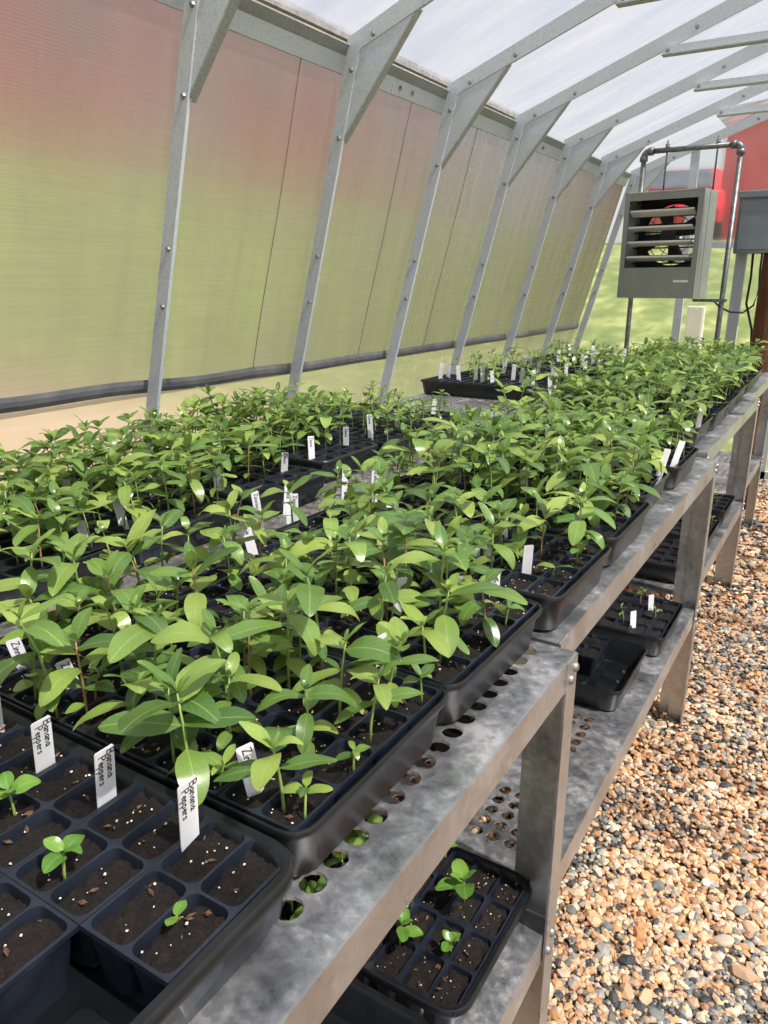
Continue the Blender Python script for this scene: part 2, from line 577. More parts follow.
def build_setting():
    # floor bed inside the house
    b = MB()
    b.add([(-2.2, -1.6, 0), (3.5, -1.6, 0), (3.5, END_Y, 0), (-2.2, END_Y, 0)], [(0, 1, 2, 3)])
    fl = struct(b.build('floor', M['gravelbed']), 'tan and grey pea gravel floor of the greenhouse aisle')
    # outside ground
    n = 56
    xs = np.linspace(-46, 34, n)
    ys = np.linspace(-24, 56, n)
    vs = [(x, y, ground_h(x, y) - 0.03) for y in ys for x in xs]
    fs = [(j * n + i, j * n + i + 1, (j + 1) * n + i + 1, (j + 1) * n + i) for j in range(n - 1) for i in range(n - 1)]
    g = MB().add(vs, fs).build('ground', M['lawn'], smooth=True)
    struct(g, 'sand and sunlit grass bank outside the plastic walls')

    # left wall film in one slightly wavy sheet between hem and eave
    def film(name, x_of, z0, z1, mat, nz=10, ny=80, amp=0.006, y0=FRONT_Y, y1=END_Y):
        vs, fs = [], []
        for j in range(nz + 1):
            z = z0 + (z1 - z0) * j / nz
            for i in range(ny + 1):
                y = y0 + (y1 - y0) * i / ny
                w = amp * noise.noise((y * 2.1, z * 0.8, 3.3)) + amp * 0.6 * noise.noise((y * 7, z * 1.5, 9.1))
                vs.append((x_of(z) + w, y, z))
        for j in range(nz):
            for i in range(ny):
                a = j * (ny + 1) + i
                fs.append((a, a + 1, a + ny + 2, a + ny + 1))
        return MB().add(vs, fs).build(name, mat, smooth=True)
    struct(film('wall_left', lambda z: wall_x(z) - 0.035, 1.02, EAVE_Z, M['film_wall']), 'milky ribbed plastic film wall behind the benches')
    struct(film('baseboard_left', lambda z: wall_x(z) - 0.045, 0.0, 1.03, M['film_skirt'], 6, 40), 'clearer tan plastic skirt below the grey hem of the left wall')
    # the grey rolled hem, its lower edge wavy
    vs, fs = [], []
    ny = 120
    for i in range(ny + 1):
        y = FRONT_Y + (END_Y - FRONT_Y) * i / ny
        zb = 1.022 + 0.020 * min(1, max(0, (2.2 - y) / 1.1)) + 0.006 * noise.noise((y * 3.0, 1, 2))
        zt = zb + 0.042 + 0.004 * noise.noise((y * 2.0, 5, 2))
        for (dx, z) in ((0.0, zt), (0.004, (zt * 2 + zb) / 3), (0.004, (zt + zb * 2) / 3), (0.0, zb)):
            vs.append((wall_x(z) - 0.030 + dx, y, z))
    for i in range(ny):
        for j in range(3):
            a = i * 4 + j
            fs.append((a, a + 1, a + 5, a + 4))
    struct(MB().add(vs, fs).build('trim_1', M['hem']), 'grey rolled hem along the bottom of the film wall')
    # right wall and roof films
    struct(film('wall_right', lambda z: RX(wall_x(z)) + 0.035, 0.0, EAVE_Z, M['film_end'], 6, 30), 'plastic film wall on the aisle side')
    vs, fs = [], []
    nx, ny = 40, 90
    for i in range(nx + 1):
        x = EAVE_X + (RX(EAVE_X) - EAVE_X) * i / nx
        for j in range(ny + 1):
            y = FRONT_Y + (END_Y - FRONT_Y) * j / ny
            z = RIDGE_Z - SLOPE * abs(x - RIDGE_X) + 0.045
            z += 0.012 * noise.noise((x * 1.6 + y * 0.7, y * 3.0, 4.4)) + 0.006 * noise.noise((x * 4, y * 8, 1.4))
            vs.append((x, y, z))
    for i in range(nx):
        for j in range(ny):
            a = i * (ny + 1) + j
            fs.append((a, a + 1, a + ny + 2, a + ny + 1))
    struct(MB().add(vs, fs).build('ceiling', M['film_roof'], smooth=True), 'white wrinkled plastic film roof')
    # end wall film
    pts = [(wall_x(0), 0), (EAVE_X, EAVE_Z), (RIDGE_X, RIDGE_Z), (RX(EAVE_X), EAVE_Z), (RX(wall_x(0)), 0)]
    o = MB().add([(p[0], END_Y + 0.03, p[1]) for p in pts], [(0, 1, 2, 3, 4)]).build('wall_back', M['film_end'])
    struct(o, 'clear plastic end wall with grass and red shapes beyond')

    # ribs: each one stud + rafter + gusset with bolts, both sides of the house
    nrm = Vector((1, 0, -LEAN)).normalized()
    dw, dr, th = 0.046, 0.050, 0.012
    bolt_me = MB().tube([(0, -0.006, 0), (0, 0, 0)], [0.006, 0.009], 7).mesh('bolt', M['bolt'])

    def stud_poly(f):
        a = Vector((wall_x(0), 0))
        c = Vector((wall_x(EAVE_Z + 0.034), EAVE_Z + 0.034))
        o2 = Vector((nrm.x, nrm.z)) * dw
        return [(f(a.x), a.y), (f(c.x), c.y), (f(c.x + o2.x), c.y + o2.y), (f(a.x + o2.x), a.y + o2.y)]

    def rafter_poly(f):
        d = Vector((SLOPE, -1)).normalized() * dr
        return [(f(EAVE_X), EAVE_Z + 0.035), (f(RIDGE_X), RIDGE_Z + 0.035), (f(RIDGE_X), RIDGE_Z - dr * 1.0), (f(EAVE_X), EAVE_Z - 0.02)]

    for k, y in enumerate(RIBS):
        root = struct(put('trim_%d' % (k + 2), None, None, (0, 0, 0)), 'grey steel rib of the greenhouse frame, number %d from the open end' % (k + 1))
        for side, f in ((0, lambda x: x), (1, RX)):
            MB().prism(stud_poly(f), 'y', y, y + th).build('stud', M['stud'], root)
            MB().prism(rafter_poly(f), 'y', y + 0.0015, y + th + 0.0015).build('rafter', M['stud'], root)
            # gusset plate: triangle in the corner between stud and rafter, with a turned flange
            s0 = (f(wall_x(1.83) + nrm.x * 0.040), 1.83)
            s1 = (f(EAVE_X + 0.26), EAVE_Z + 0.26 * SLOPE - 0.015)
            cn = (f(EAVE_X + 0.012), EAVE_Z + 0.012)
            MB().prism([s0, cn, s1], 'y', y + 0.005, y + 0.009).build('gusset', M['stud'], root)
            dx, dz = s1[0] - s0[0], s1[1] - s0[1]
            L = math.hypot(dx, dz)
            ex, ez = dz / L * 0.005 * (1 if side == 0 else -1), -dx / L * 0.005 * (1 if side == 0 else -1)
            MB().prism([s0, s1, (s1[0] + ex, s1[1] + ez), (s0[0] + ex, s0[1] + ez)], 'y', y + 0.004, y + 0.034).build('gusset_flange', M['stud_dark'], root)
            if side == 0:
                for z in (1.30, 1.46, 1.84, 2.04):
                    put('bolt', bolt_me, root, (wall_x(z) + 0.03, y, z))
                for t in (0.10, 0.29, 0.8):
                    put('bolt', bolt_me, root, (EAVE_X + t, y, EAVE_Z + SLOPE * t - 0.005))
        if k >= 6 and k < 10:
            MB().box((-0.90, y - 0.022, 2.300), (RX(-0.90), y - 0.001, 2.335)).build('cross_tie', M['stud'], root)
            MB().box((-0.90, y - 0.045, 2.296), (RX(-0.90), y - 0.001, 2.300)).build('cross_tie_flange', M['stud_dark'], root)
            put('bolt', bolt_me, root, (-0.88, y - 0.022, 2.318))
    # eave plates along both walls in segments with butt joints
    er = struct(put('trim_20', None, None, (0, 0, 0)), 'grey steel eave plate running along the top of the film wall')
    step = 0.713 * 2
    y = FRONT_Y
    k = 0
    while y < END_Y - 0.01:
        y1 = min(END_Y, y + (1.05 if k == 0 else step))
        for f in (lambda x: x, RX):
            b = MB()
            b.prism([(f(EAVE_X - 0.028 - 0.02), EAVE_Z - 0.060), (f(EAVE_X - 0.028), EAVE_Z - 0.01), (f(EAVE_X - 0.022), EAVE_Z - 0.01), (f(EAVE_X - 0.040), EAVE_Z - 0.060)], 'y', y + 0.0015, y1 - 0.0015)
            b.build('eave_plate', M['stud'], er)
            b = MB()
            b.prism([(f(EAVE_X - 0.03), EAVE_Z - 0.012), (f(EAVE_X + 0.010), EAVE_Z + 0.012), (f(EAVE_X + 0.010), EAVE_Z + 0.017), (f(EAVE_X - 0.03), EAVE_Z - 0.006)], 'y', y + 0.0015, y1 - 0.0015)
            b.build('eave_flange', M['stud_dark'], er)
        for dy in (0.05, 0.14, 0.5, step - 0.14):
            if y + dy < y1:
                me = bolt_me
                o = put('bolt', me, er, (EAVE_X - 0.028, y + dy, EAVE_Z - 0.035), rot=(0, 0, PI / 2))
        y = y1
        k += 1
    # thin batten lines in the film (seams)
    sm = struct(put('trim_21', None, None, (0, 0, 0)), 'dark seams where the film sheets of the left wall overlap')
    for y in (2.12, 2.82, 3.42):
        b = MB()
        pts = []
        for j in range(9):
            z = 1.03 + (EAVE_Z - 0.06 - 1.03) * j / 8
            pts.append((wall_x(z) - 0.030, y + 0.008 * noise.noise((y, z * 2, 1)), z))
        b.tube(pts, 0.0016, 5).build('seam', M['hem'], sm)
    # end-wall frame
    ef = struct(put('trim_22', None, None, (0, 0, 0)), 'grey steel frame of the clear end wall')
    for x in (-1.145, -0.45, 0.3, 1.05, 1.8):
        top = RIDGE_Z - SLOPE * abs(x - RIDGE_X)
        MB().box((x - 0.028, END_Y - 0.04, 0), (x + 0.028, END_Y - 0.012, top)).build('end_stud', M['stud'], ef)
    MB().box((-1.1, END_Y - 0.03, 1.60), (2.3, END_Y - 0.01, 1.645)).build('end_girt', M['stud'], ef)
    MB().box((wall_x(0.02), END_Y - 0.04, 0), (RX(wall_x(0.02)), END_Y - 0.005, 0.06)).build('end_sill', M['stud'], ef)
    return fl


FLOOR = build_setting()


# ================================================================ gravel
def ico():
    bm = bmesh.new()
    bmesh.ops.create_icosphere(bm, subdivisions=1, radius=1)
    v = np.array([x.co[:] for x in bm.verts])
    f = np.array([[q.index for q in x.verts] for x in bm.faces])
    bm.free()
    return v, f


PAL = np.array([lin(c)[:3] for c in [(206, 162, 120), (212, 174, 136), (196, 142, 98), (216, 192, 162), (178, 146, 118), (190, 172, 150), (150, 146, 138), (118, 120, 116), (78, 79, 80), (58, 60, 64), (160, 120, 90), (222, 208, 186)]])
P_TAN = np.array([.2, .2, .14, .14, .08, .08, .02, .02, .01, .01, .06, .04])
P_GREY = np.array([.06, .07, .05, .07, .07, .09, .17, .17, .12, .07, .03, .03])
P_TAN /= P_TAN.sum()
P_GREY /= P_GREY.sum()


def stone_color(x, y):
    g = noise.noise((x * 2.6, y * 2.1, 0.7)) + 0.5 * noise.noise((x * 6, y * 6, 4.7))
    w = min(1, max(0, 0.42 + 1.2 * g))
    p = P_TAN * (1 - w) + P_GREY * w
    c = PAL[rng.choice(len(PAL), p=p)]
    return np.clip(c * rng.uniform(0.8, 1.12), 0, 1)


def build_gravel():
    v, f = ico()
    vs, fs, cs = [], [], []
    cnt = 0
    # denser and finer up close, thinner farther away
    zones = [((-1.15, 0.35), (0.75, 2.0), 20000, 0.0064), ((-1.0, 0.6), (2.0, 3.4), 18500, 0.0070), ((-0.9, 0.9), (3.4, 5.9), 10500, 0.0105), ((0.35, 1.0), (0.6, 2.0), 3200, 0.0085), ((-0.36, 0.30), (0.75, 1.6), 4200, 0.0062)]
    for (xr, yr, n, r0) in zones:
        X = rng.uniform(*xr, n)
        Y = rng.uniform(*yr, n)
        for x, y in zip(X, Y):
            r = r0 * math.exp(rng.normal(0, 0.30))
            sc = np.array([r * rng.uniform(0.9, 1.5), r * rng.uniform(0.8, 1.1), r * rng.uniform(0.5, 0.8)])
            q = v * (1 + rng.normal(0, 0.10, (len(v), 1))) * sc
            a = rng.uniform(0, 2 * PI)
            t = rng.normal(0, 0.35)
            ca, sa, ct, st = math.cos(a), math.sin(a), math.cos(t), math.sin(t)
            q = np.stack([q[:, 0], q[:, 1] * ct - q[:, 2] * st, q[:, 1] * st + q[:, 2] * ct], 1)
            q = np.stack([q[:, 0] * ca - q[:, 1] * sa, q[:, 0] * sa + q[:, 1] * ca, q[:, 2]], 1)
            q += (x, y, sc[2] * 0.55 + rng.uniform(0, 0.006))
            vs.append(q)
            fs.append(f + cnt)
            cnt += len(v)
            cs.append(np.repeat(np.append(stone_color(x, y), 1)[None], len(v), 0))
    vs = np.concatenate(vs)
    fs = np.concatenate(fs)
    cs = np.concatenate(cs)
    me = bpy.data.meshes.new('gravel')
    me.vertices.add(len(vs))
    me.vertices.foreach_set('co', vs.astype(np.float32).ravel())
    me.loops.add(len(fs) * 3)
    me.loops.foreach_set('vertex_index', fs.astype(np.int32).ravel())
    me.polygons.add(len(fs))
    me.polygons.foreach_set('loop_start', np.arange(0, len(fs) * 3, 3, dtype=np.int32))
    me.polygons.foreach_set('use_smooth', np.zeros(len(fs), bool))
    me.update()
    at = me.color_attributes.new('stone', 'FLOAT_COLOR', 'POINT')
    at.data.foreach_set('color', cs.astype(np.float32).ravel())
    me.materials.append(M['pebble'])
    o = put('gravel', me, FLOOR)
    o['kind'] = 'stuff'
    # the larger pebbles one can pick out singly, nearest part of the aisle
    bm = bmesh.new()
    bmesh.ops.create_icosphere(bm, subdivisions=2, radius=1)
    bv = np.array([x.co[:] for x in bm.verts])
    bf = [tuple(q.index for q in x.verts) for x in bm.faces]
    bm.free()
    lib = []
    for k in range(24):
        q = bv.copy()
        for _ in range(5):
            nrm = rng.normal(size=3)
            nrm /= np.linalg.norm(nrm)
            d = q @ nrm
            cut = rng.uniform(0.55, 0.85)
            q -= np.where(d > cut, d - cut, 0)[:, None] * nrm * 0.9
        me = bpy.data.meshes.new('pebble')
        me.from_pydata([tuple(p) for p in q], [], bf)
        me.polygons.foreach_set('use_smooth', [True] * len(bf))
        dark = k % 2 == 0
        c = PAL[[7, 8, 9, 9, 6, 8][(k // 2) % 6]] if dark else PAL[[0, 1, 3, 4, 5, 6, 10, 2][(k // 2) % 8]]
        at = me.color_attributes.new('stone', 'FLOAT_COLOR', 'POINT')
        at.data.foreach_set('color', np.repeat(np.append(c, 1)[None], len(bv), 0).astype(np.float32).ravel())
        me.materials.append(M['pebble'])
        lib.append(me)
    n = 0
    while n < 290:
        y = 0.95 + 2.2 * random.random() ** 1.2
        x = random.uniform(-0.33, 0.18) + 0.04 * (y - 1)
        r = 0.0088 * math.exp(random.gauss(0, 0.28))
        o = put('pebble', random.choice(lib), FLOOR, (x, y, r * 0.4 + 0.003), rot=(random.uniform(-.3, .3), random.uniform(-.3, .3), random.uniform(0, 6)),
                scale=(r * random.uniform(1.0, 1.4), r * random.uniform(0.8, 1.0), r * random.uniform(0.5, 0.7)))
        n += 1


build_gravel()

# ================================================================ benches
TOP = 0.877
SHELF = 0.412


def perforated(x0, x1, y0, y1, z, margin, pitch=0.033, r=0.0128, skip=None):
    """sheet with real round holes; x0 is the front edge"""
    b = MB()
    xs0, xs1 = x0 - margin, x1 + 0.03
    nx = int((xs0 - xs1) / pitch)
    ny = int((y1 - y0 - 0.03) / pitch)
    ys0 = y0 + (y1 - y0 - ny * pitch) / 2
    xe = xs0 - nx * pitch
    ye = ys0 + ny * pitch
    b.add([(xs0, y0, z), (x0, y0, z), (x0, y1, z), (xs0, y1, z)], [(0, 1, 2, 3)])
    b.add([(x1, y0, z), (xe, y0, z), (xe, y1, z), (x1, y1, z)], [(0, 1, 2, 3)])
    b.add([(xe, y0, z), (xs0, y0, z), (xs0, ys0, z), (xe, ys0, z)], [(0, 1, 2, 3)])
    b.add([(xe, ye, z), (xs0, ye, z), (xs0, y1, z), (xe, y1, z)], [(0, 1, 2, 3)])
    ang = [2 * PI * k / 12 + PI / 12 for k in range(12)]
    h = pitch / 2
    for i in range(nx):
        for j in range(ny):
            cx, cy = xs0 - (i + 0.5) * pitch, ys0 + (j + 0.5) * pitch
            if skip and skip(cx, cy):
                b.add([(cx - h, cy - h, z), (cx + h, cy - h, z), (cx + h, cy + h, z), (cx - h, cy + h, z)], [(0, 1, 2, 3)])
                continue
            inn = [(cx + r * math.cos(a), cy + r * math.sin(a), z) for a in ang]
            low = [(p[0], p[1], z - 0.004) for p in inn]
            sq = []
            for a in ang:
                s = h / max(abs(math.cos(a)), abs(math.sin(a)))
                sq.append((cx + s * math.cos(a), cy + s * math.sin(a), z))
            cor = [(cx + h, cy + h, z), (cx - h, cy + h, z), (cx - h, cy - h, z), (cx + h, cy - h, z)]
            fs = []
            for k in range(12):
                k2 = (k + 1) % 12
                fs.append((k, k2, 12 + k2, 12 + k))
                fs.append((k, 24 + k, 24 + k2, k2))
            for c, k in enumerate((1, 4, 7, 10)):
                fs.append((12 + k, 12 + (k + 1) % 12, 36 + c))
            b.add(inn + sq + low + cor, fs)
    return b


def bench(y0, y1, xf, label, skip=None, dz=0.0, leg_skip=()):
    xb = -1.63
    root = thing('potting_bench', label, 'bench', (0, 0, 0), 0, 'galvanised benches end to end')
    zt = TOP + dz
    zs = SHELF + dz
    o = perforated(xf - 0.002, xb, y0, y1, zt, 0.041, skip=skip).build('bench_top', M['galv'], root)
    # front rail: the turned-down lip with a small return
    for (nm, x, sg) in (('front_rail', xf, 1), ('back_rail', xb, -1)):
        MB().prism([(x, zt + 0.0005), (x - 0.003 * sg, zt + 0.0005), (x - 0.003 * sg, zt - 0.042), (x - 0.018 * sg, zt - 0.042), (x - 0.018 * sg, zt - 0.045), (x, zt - 0.045)], 'y', y0, y1).build(nm, M['rail'], root)
    for y, sg in ((y0, 1), (y1, -1)):
        ya, yb = sorted((y, y + 0.003 * sg))
        MB().box((xb + 0.004, ya, zt - 0.045), (xf - 0.004, yb, zt - 0.001)).build('end_rail', M['rail'], root)
    # legs: L-shaped angle posts
    for (x, sx) in ((xf, 1), (xb, -1)):
        for (y, sy) in ((y0, 1), (y1, -1)):
            b = MB()
            xa, xc = x + 0.0025 * sx, x - 0.001 * sx
            ya, yb = sorted((y, y + 0.042 * sy))
            b.box((min(xa, xc), ya, 0.0), (max(xa, xc), yb, zt - 0.001))
            xd = x - 0.046 * sx
            ya, yb = sorted((y + 0.003 * sy, y + 0.0065 * sy))
            b.box((min(xc, xd), ya, 0.0), (max(xc, xd), yb, zt - 0.046))
            b.build('leg', M['rail'], root)
    # lower shelf with its own lip
    perforated(xf - 0.006, xb + 0.01, y0 + 0.008, y1 - 0.008, zs, 0.072, skip=lambda x, y: (math.floor((y - y0 - 0.10) / 0.165) % 2 == 1 and x > xf - 0.2) or x < xf - 0.9).build('lower_shelf', M['galv'], root)
    MB().prism([(xf - 0.003, zs + 0.0005), (xf - 0.006, zs + 0.0005), (xf - 0.006, zs - 0.05), (xf - 0.02, zs - 0.05), (xf - 0.02, zs - 0.053), (xf - 0.003, zs - 0.053)], 'y', y0 + 0.004, y1 - 0.004).build('shelf_rail', M['rail'], root)
    # round-headed bolts at the corners
    bm = MB().loft([[(h, r * math.cos(a), r * math.sin(a)) for a in [2 * PI * k / 10 for k in range(10)]] for h, r in ((0, 0.0075), (0.003, 0.0068), (0.0052, 0.004))], False, True).mesh('bolt', M['bolt'], True)
    for y, sg in ((y0, 1), (y1, -1)):
        for (dy, z) in ((0.010, zt - 0.018), (0.026, zt - 0.030), (0.016, zs - 0.012), (0.030, zs - 0.034)):
            put('bolt', bm, root, (xf + 0.0025, y + dy * sg, z))
    return root


bench(-0.45, 0.935, -0.265, 'nearest galvanised bench, its rail end and leg closest to the camera', skip=lambda x, y: x > -0.33 and 0.235 < y < 0.365)
bench(0.945, 2.315, -0.293, 'middle galvanised bench, butted behind the end of the nearest bench')
bench(2.325, 3.62, -0.325, 'third galvanised bench, set back beyond the middle bench', dz=0.012)
bench(3.63, 4.70, -0.36, 'farthest galvanised bench, near the hanging heater', dz=0.012)


# ================================================================ trays and cell packs
def rrect(hx, hy, r, z, k=5, cx=0, cy=0):
    pts = []
    for (sx, sy, a0) in ((1, 1, 0), (-1, 1, PI / 2), (-1, -1, PI), (1, -1, 1.5 * PI)):
        for i in range(k):
            a = a0 + (PI / 2) * i / (k - 1)
            pts.append((cx + sx * (hx - r) + r * math.cos(a), cy + sy * (hy - r) + r * math.sin(a), z))
    return pts


TL, TW, TH = 0.545, 0.277, 0.062


def tray_mesh(lip):
    hx, hy = TL / 2, TW / 2
    d = 0.010 if lip else 0.003
    b = MB()
    q = 0.018 if lip else 0.0115
    rings = [rrect(hx - q - 0.012, hy - q - 0.012, 0.022, 0.002),
             rrect(hx - q - 0.006, hy - q - 0.006, 0.024, 0.000),
             rrect(hx - q, hy - q, 0.026, 0.004)]
    if lip:
        # ribbed outer wall
        rings += [rrect(hx - 0.016, hy - 0.016, 0.026, 0.030), rrect(hx - 0.0125, hy - 0.0125, 0.028, 0.033), rrect(hx - 0.012, hy - 0.012, 0.028, TH - 0.014), rrect(hx - 0.001, hy - 0.001, 0.034, TH - 0.012), rrect(hx, hy, 0.034, TH - 0.004), rrect(hx - 0.003, hy - 0.003, 0.032, TH + 0.0005)]
    else:
        rings += [rrect(hx - 0.0055, hy - 0.0055, 0.024, TH - 0.010), rrect(hx - 0.001, hy - 0.001, 0.024, TH - 0.009), rrect(hx, hy, 0.024, TH - 0.003), rrect(hx - 0.0015, hy - 0.0015, 0.024, TH)]
    rings += [rrect(hx - d, hy - d, 0.024, TH), rrect(hx - d - 0.004, hy - d - 0.004, 0.022, TH - 0.006), rrect(hx - 0.024, hy - 0.024, 0.02, 0.010), rrect(hx - 0.028, hy - 0.028, 0.018, 0.0055)]
    b.loft(rings, True, True)
    return smooth_by_angle(b.mesh('seed_tray', M['plastic'], True), 50)


TRAY_LIP = tray_mesh(True)
TRAY = tray_mesh(False)
# raised pads on a tray floor (seen where a tray is empty)
b = MB()
for i in range(7):
    for j in range(4):
        x = -0.21 + i * 0.07
        y = -0.085 + j * 0.057
        b.loft([rrect(0.026, 0.019, 0.006, 0.005, 3, x, y), rrect(0.022, 0.015, 0.006, 0.011, 3, x, y)], False, True)
PADS = b.mesh('floor_pad', M['plastic'])

PX, PY = 0.0865, 0.1305


def pack_mesh():
    """2 x 2 cell insert: web on top, tapered cups below"""
    b = MB()
    hx, hy = PX / 2, PY / 2
    cw, ch = hx / 2, hy / 2
    for sx in (-1, 1):
        for sy in (-1, 1):
            cx, cy = sx * cw, sy * ch
            ox, oy = cx - sx * 0.0008, cy - sy * 0.0008      # thin webs inside the pack, a wider rim outside
            top = rrect(cw - 0.0020, ch - 0.0020, 0.0085, 0, 6, ox, oy)
            sq = []
            for p in top:
                dx, dy = p[0] - cx, p[1] - cy
                s = min(cw / max(abs(dx), 1e-6), ch / max(abs(dy), 1e-6))   # out to the quarter's edge
                sq.append((cx + dx * s, cy + dy * s, 0))
            k1 = rrect(cw - 0.0026, ch - 0.0026, 0.0085, -0.003, 6, ox, oy)
            low = rrect(cw - 0.0085, ch - 0.0085, 0.009, -0.050, 6, ox, oy)
            b.loft([sq, top, k1, low], False, True)
            # outer corner fill
            n = len(sq)
            corner = [(cx + cw, cy + ch, 0), (cx - cw, cy + ch, 0), (cx - cw, cy - ch, 0), (cx + cw, cy - ch, 0)]
            for q, c in enumerate(corner):
                seg = [sq[(q * 6 + i) % n] for i in range(6)]
                b.add(seg + [c], [tuple(range(7))])
            # outside of the cup
            b.loft([rrect(cw - 0.0005, ch - 0.0005, 0.010, -0.002, 6, cx, cy), rrect(cw - 0.006, ch - 0.006, 0.010, -0.052, 6, cx, cy)], False, True)
    # folded outer rim
    b.loft([[(-hx, -hy, 0), (hx, -hy, 0), (hx, hy, 0), (-hx, hy, 0)], [(-hx - 0.0004, -hy - 0.0004, -0.004), (hx + 0.0004, -hy - 0.0004, -0.004), (hx + 0.0004, hy + 0.0004, -0.004), (-hx - 0.0004, hy + 0.0004, -0.004)]])
    me = b.mesh('cell_pack', M['plastic2'])
    return smooth_by_angle(me, 40)


PACK = pack_mesh()


def soil_mesh(seed, cx, cy, n=11, bumpy=0.0072):
    cw, ch = PX / 4 - 0.0025, PY / 4 - 0.0025
    vs, fs = [], []
    for j in range(n + 1):
        for i in range(n + 1):
            u, v = -1 + 2 * i / n, -1 + 2 * j / n
            # squircle so that the patch follows the rounded cell
            x = u * math.sqrt(1 - 0.12 * v * v) * cw
            y = v * math.sqrt(1 - 0.12 * u * u) * ch
            z = -0.0070 + bumpy * noise.noise((x * 90 + seed * 7.3, y * 90, seed)) + 0.6 * bumpy * noise.noise((x * 260, y * 260 + seed, 2.0)) - 0.0018 * (max(abs(u), abs(v)) ** 6)
            vs.append((cx + x, cy + y, z))
    for j in range(n):
        for i in range(n):
            a = j * (n + 1) + i
            fs.append((a, a + 1, a + n + 2, a + n + 1))
    return vs, fs


CELLS = [(sx * PX / 4, sy * PY / 4) for sx in (-1, 1) for sy in (-1, 1)]
SOIL1 = [[MB().add(*soil_mesh(s + 10 * c, cx, cy)).mesh('potting_soil', M['soil'], True) for s in range(3)] for c, (cx, cy) in enumerate(CELLS)]
SOIL4 = []
for s in range(3):
    b = MB()
    for c, (cx, cy) in enumerate(CELLS):
        b.add(*soil_mesh(s + 31 * c, cx, cy, 6))
    SOIL4.append(b.mesh('potting_soil', M['soil'], True))


def bits(seed, n, mat, lo, hi, name, flat=1.0):
    r = random.Random(seed)
    b = MB()
    for _ in range(n):
        c = r.choice(CELLS)
        x, y = c[0] + r.uniform(-.015, .015), c[1] + r.uniform(-.024, .024)
        s = r.uniform(lo, hi)
        e = Euler((r.uniform(-.5, .5), r.uniform(-.5, .5), r.uniform(0, 6))).to_matrix()
        pts = [e @ Vector((dx * s * r.uniform(.7, 1.1) * flat, dy * s * r.uniform(.7, 1.1), dz * s * 0.7)) + Vector((x, y, -0.0040)) for dx, dy, dz in ((1, 0, 0), (-1, 0, 0), (0, 1, 0), (0, -1, 0), (0, 0, 1), (0, 0, -1))]
        b.add(pts, [(0, 2, 4), (2, 1, 4), (1, 3, 4), (3, 0, 4), (2, 0, 5), (1, 2, 5), (3, 1, 5), (0, 3, 5)])
    return b.mesh(name, mat)


PERL = [bits(s, 22, M['perlite'], 0.0006, 0.0017, 'perlite') for s in range(4)]
CHIP = [bits(s + 50, 10, M['bark'], 0.0010, 0.0024, 'bark_chip', 2.2) for s in range(4)]


def add_pack(x, y, z, rz, label, group, detail):
    root = put('cell_pack', PACK, None, (x, y, z), rot=(0, 0, rz + random.gauss(0, 0.006)))
    tag(root, label, 'cell pack', group)
    if detail == 2:
        for c in range(4):
            put('potting_soil', random.choice(SOIL1[c]), root)
        p = put('perlite', random.choice(PERL), root)
        p['kind'] = 'stuff'
        p = put('bark_chips', random.choice(CHIP), root)
        p['kind'] = 'stuff'
    else:
        put('potting_soil', random.choice(SOIL4), root)
    return root


def rotv(x, y, rz):
    return x * math.cos(rz) - y * math.sin(rz), x * math.sin(rz) + y * math.cos(rz)


def add_tray(cx, cy, z, rz, label, where, packs='all', detail=1, lip=False, group='black seed trays on the bench tops'):
    root = put('seed_tray', TRAY_LIP if lip else TRAY, None, (cx, cy, z), rot=(0, 0, rz))
    tag(root, label, 'tray', group)
    if packs != 'all' and packs != 'insert':
        put('floor_pads', PADS, root)
    if packs == 'insert':
        # far trays: one joined insert of 2 x 6 packs, part of the tray
        b = MB()
        for i in range(6):
            for j in range(2):
                x, y = (i - 2.5) * PX, (j - 0.5) * PY
                for (qx, qy) in CELLS:
                    top = rrect(PX / 4 - 0.003, PY / 4 - 0.003, 0.008, TH - 0.001, 3, x + qx, y + qy)
                    sq = rrect(PX / 4, PY / 4, 0.0005, TH - 0.001, 3, x + qx, y + qy)
                    low = rrect(PX / 4 - 0.005, PY / 4 - 0.005, 0.008, TH - 0.02, 3, x + qx, y + qy)
                    b.loft([sq, top, low])
        b.build('cell_insert', M['plastic2'], root)
        b = MB()
        n = 36
        vs = [((i / n - 0.5) * 0.515, (j / 18 - 0.5) * 0.255, TH - 0.010 + 0.003 * noise.noise((i * 0.9, j * 0.9, cx * 9 + cy))) for j in range(19) for i in range(n + 1)]
        fs = [(j * (n + 1) + i, j * (n + 1) + i + 1, (j + 1) * (n + 1) + i + 1, (j + 1) * (n + 1) + i) for j in range(18) for i in range(n)]
        MB().add(vs, fs).build('potting_soil', M['soil'], root, True)
        return root
    for i in range(6):
        for j in range(2):
            if packs != 'all' and (i, j) not in packs:
                continue
            dx, dy = rotv((i - 2.5) * (PX + 0.0004), (j - 0.5) * (PY + 0.0006), rz)
            lab = 'black soil pack, %s from the %s, %s row of %s' % (ORD[5 - i], 'front' if cx > -0.9 else 'aisle', 'near' if j == 0 else 'far', where)
            add_pack(cx + dx, cy + dy, z + TH - 0.0008, rz, lab, 'cell packs in ' + where, detail)
    return root


ORD = ['first', 'second', 'third', 'fourth', 'fifth', 'sixth', 'seventh', 'eighth', 'ninth', 'tenth', 'eleventh', 'twelfth']
ROW1 = []          # (cx, cy, z, rz, where, occupancy, detail)
RXC = -0.316 - TL / 2
Z0 = TOP + 0.0015
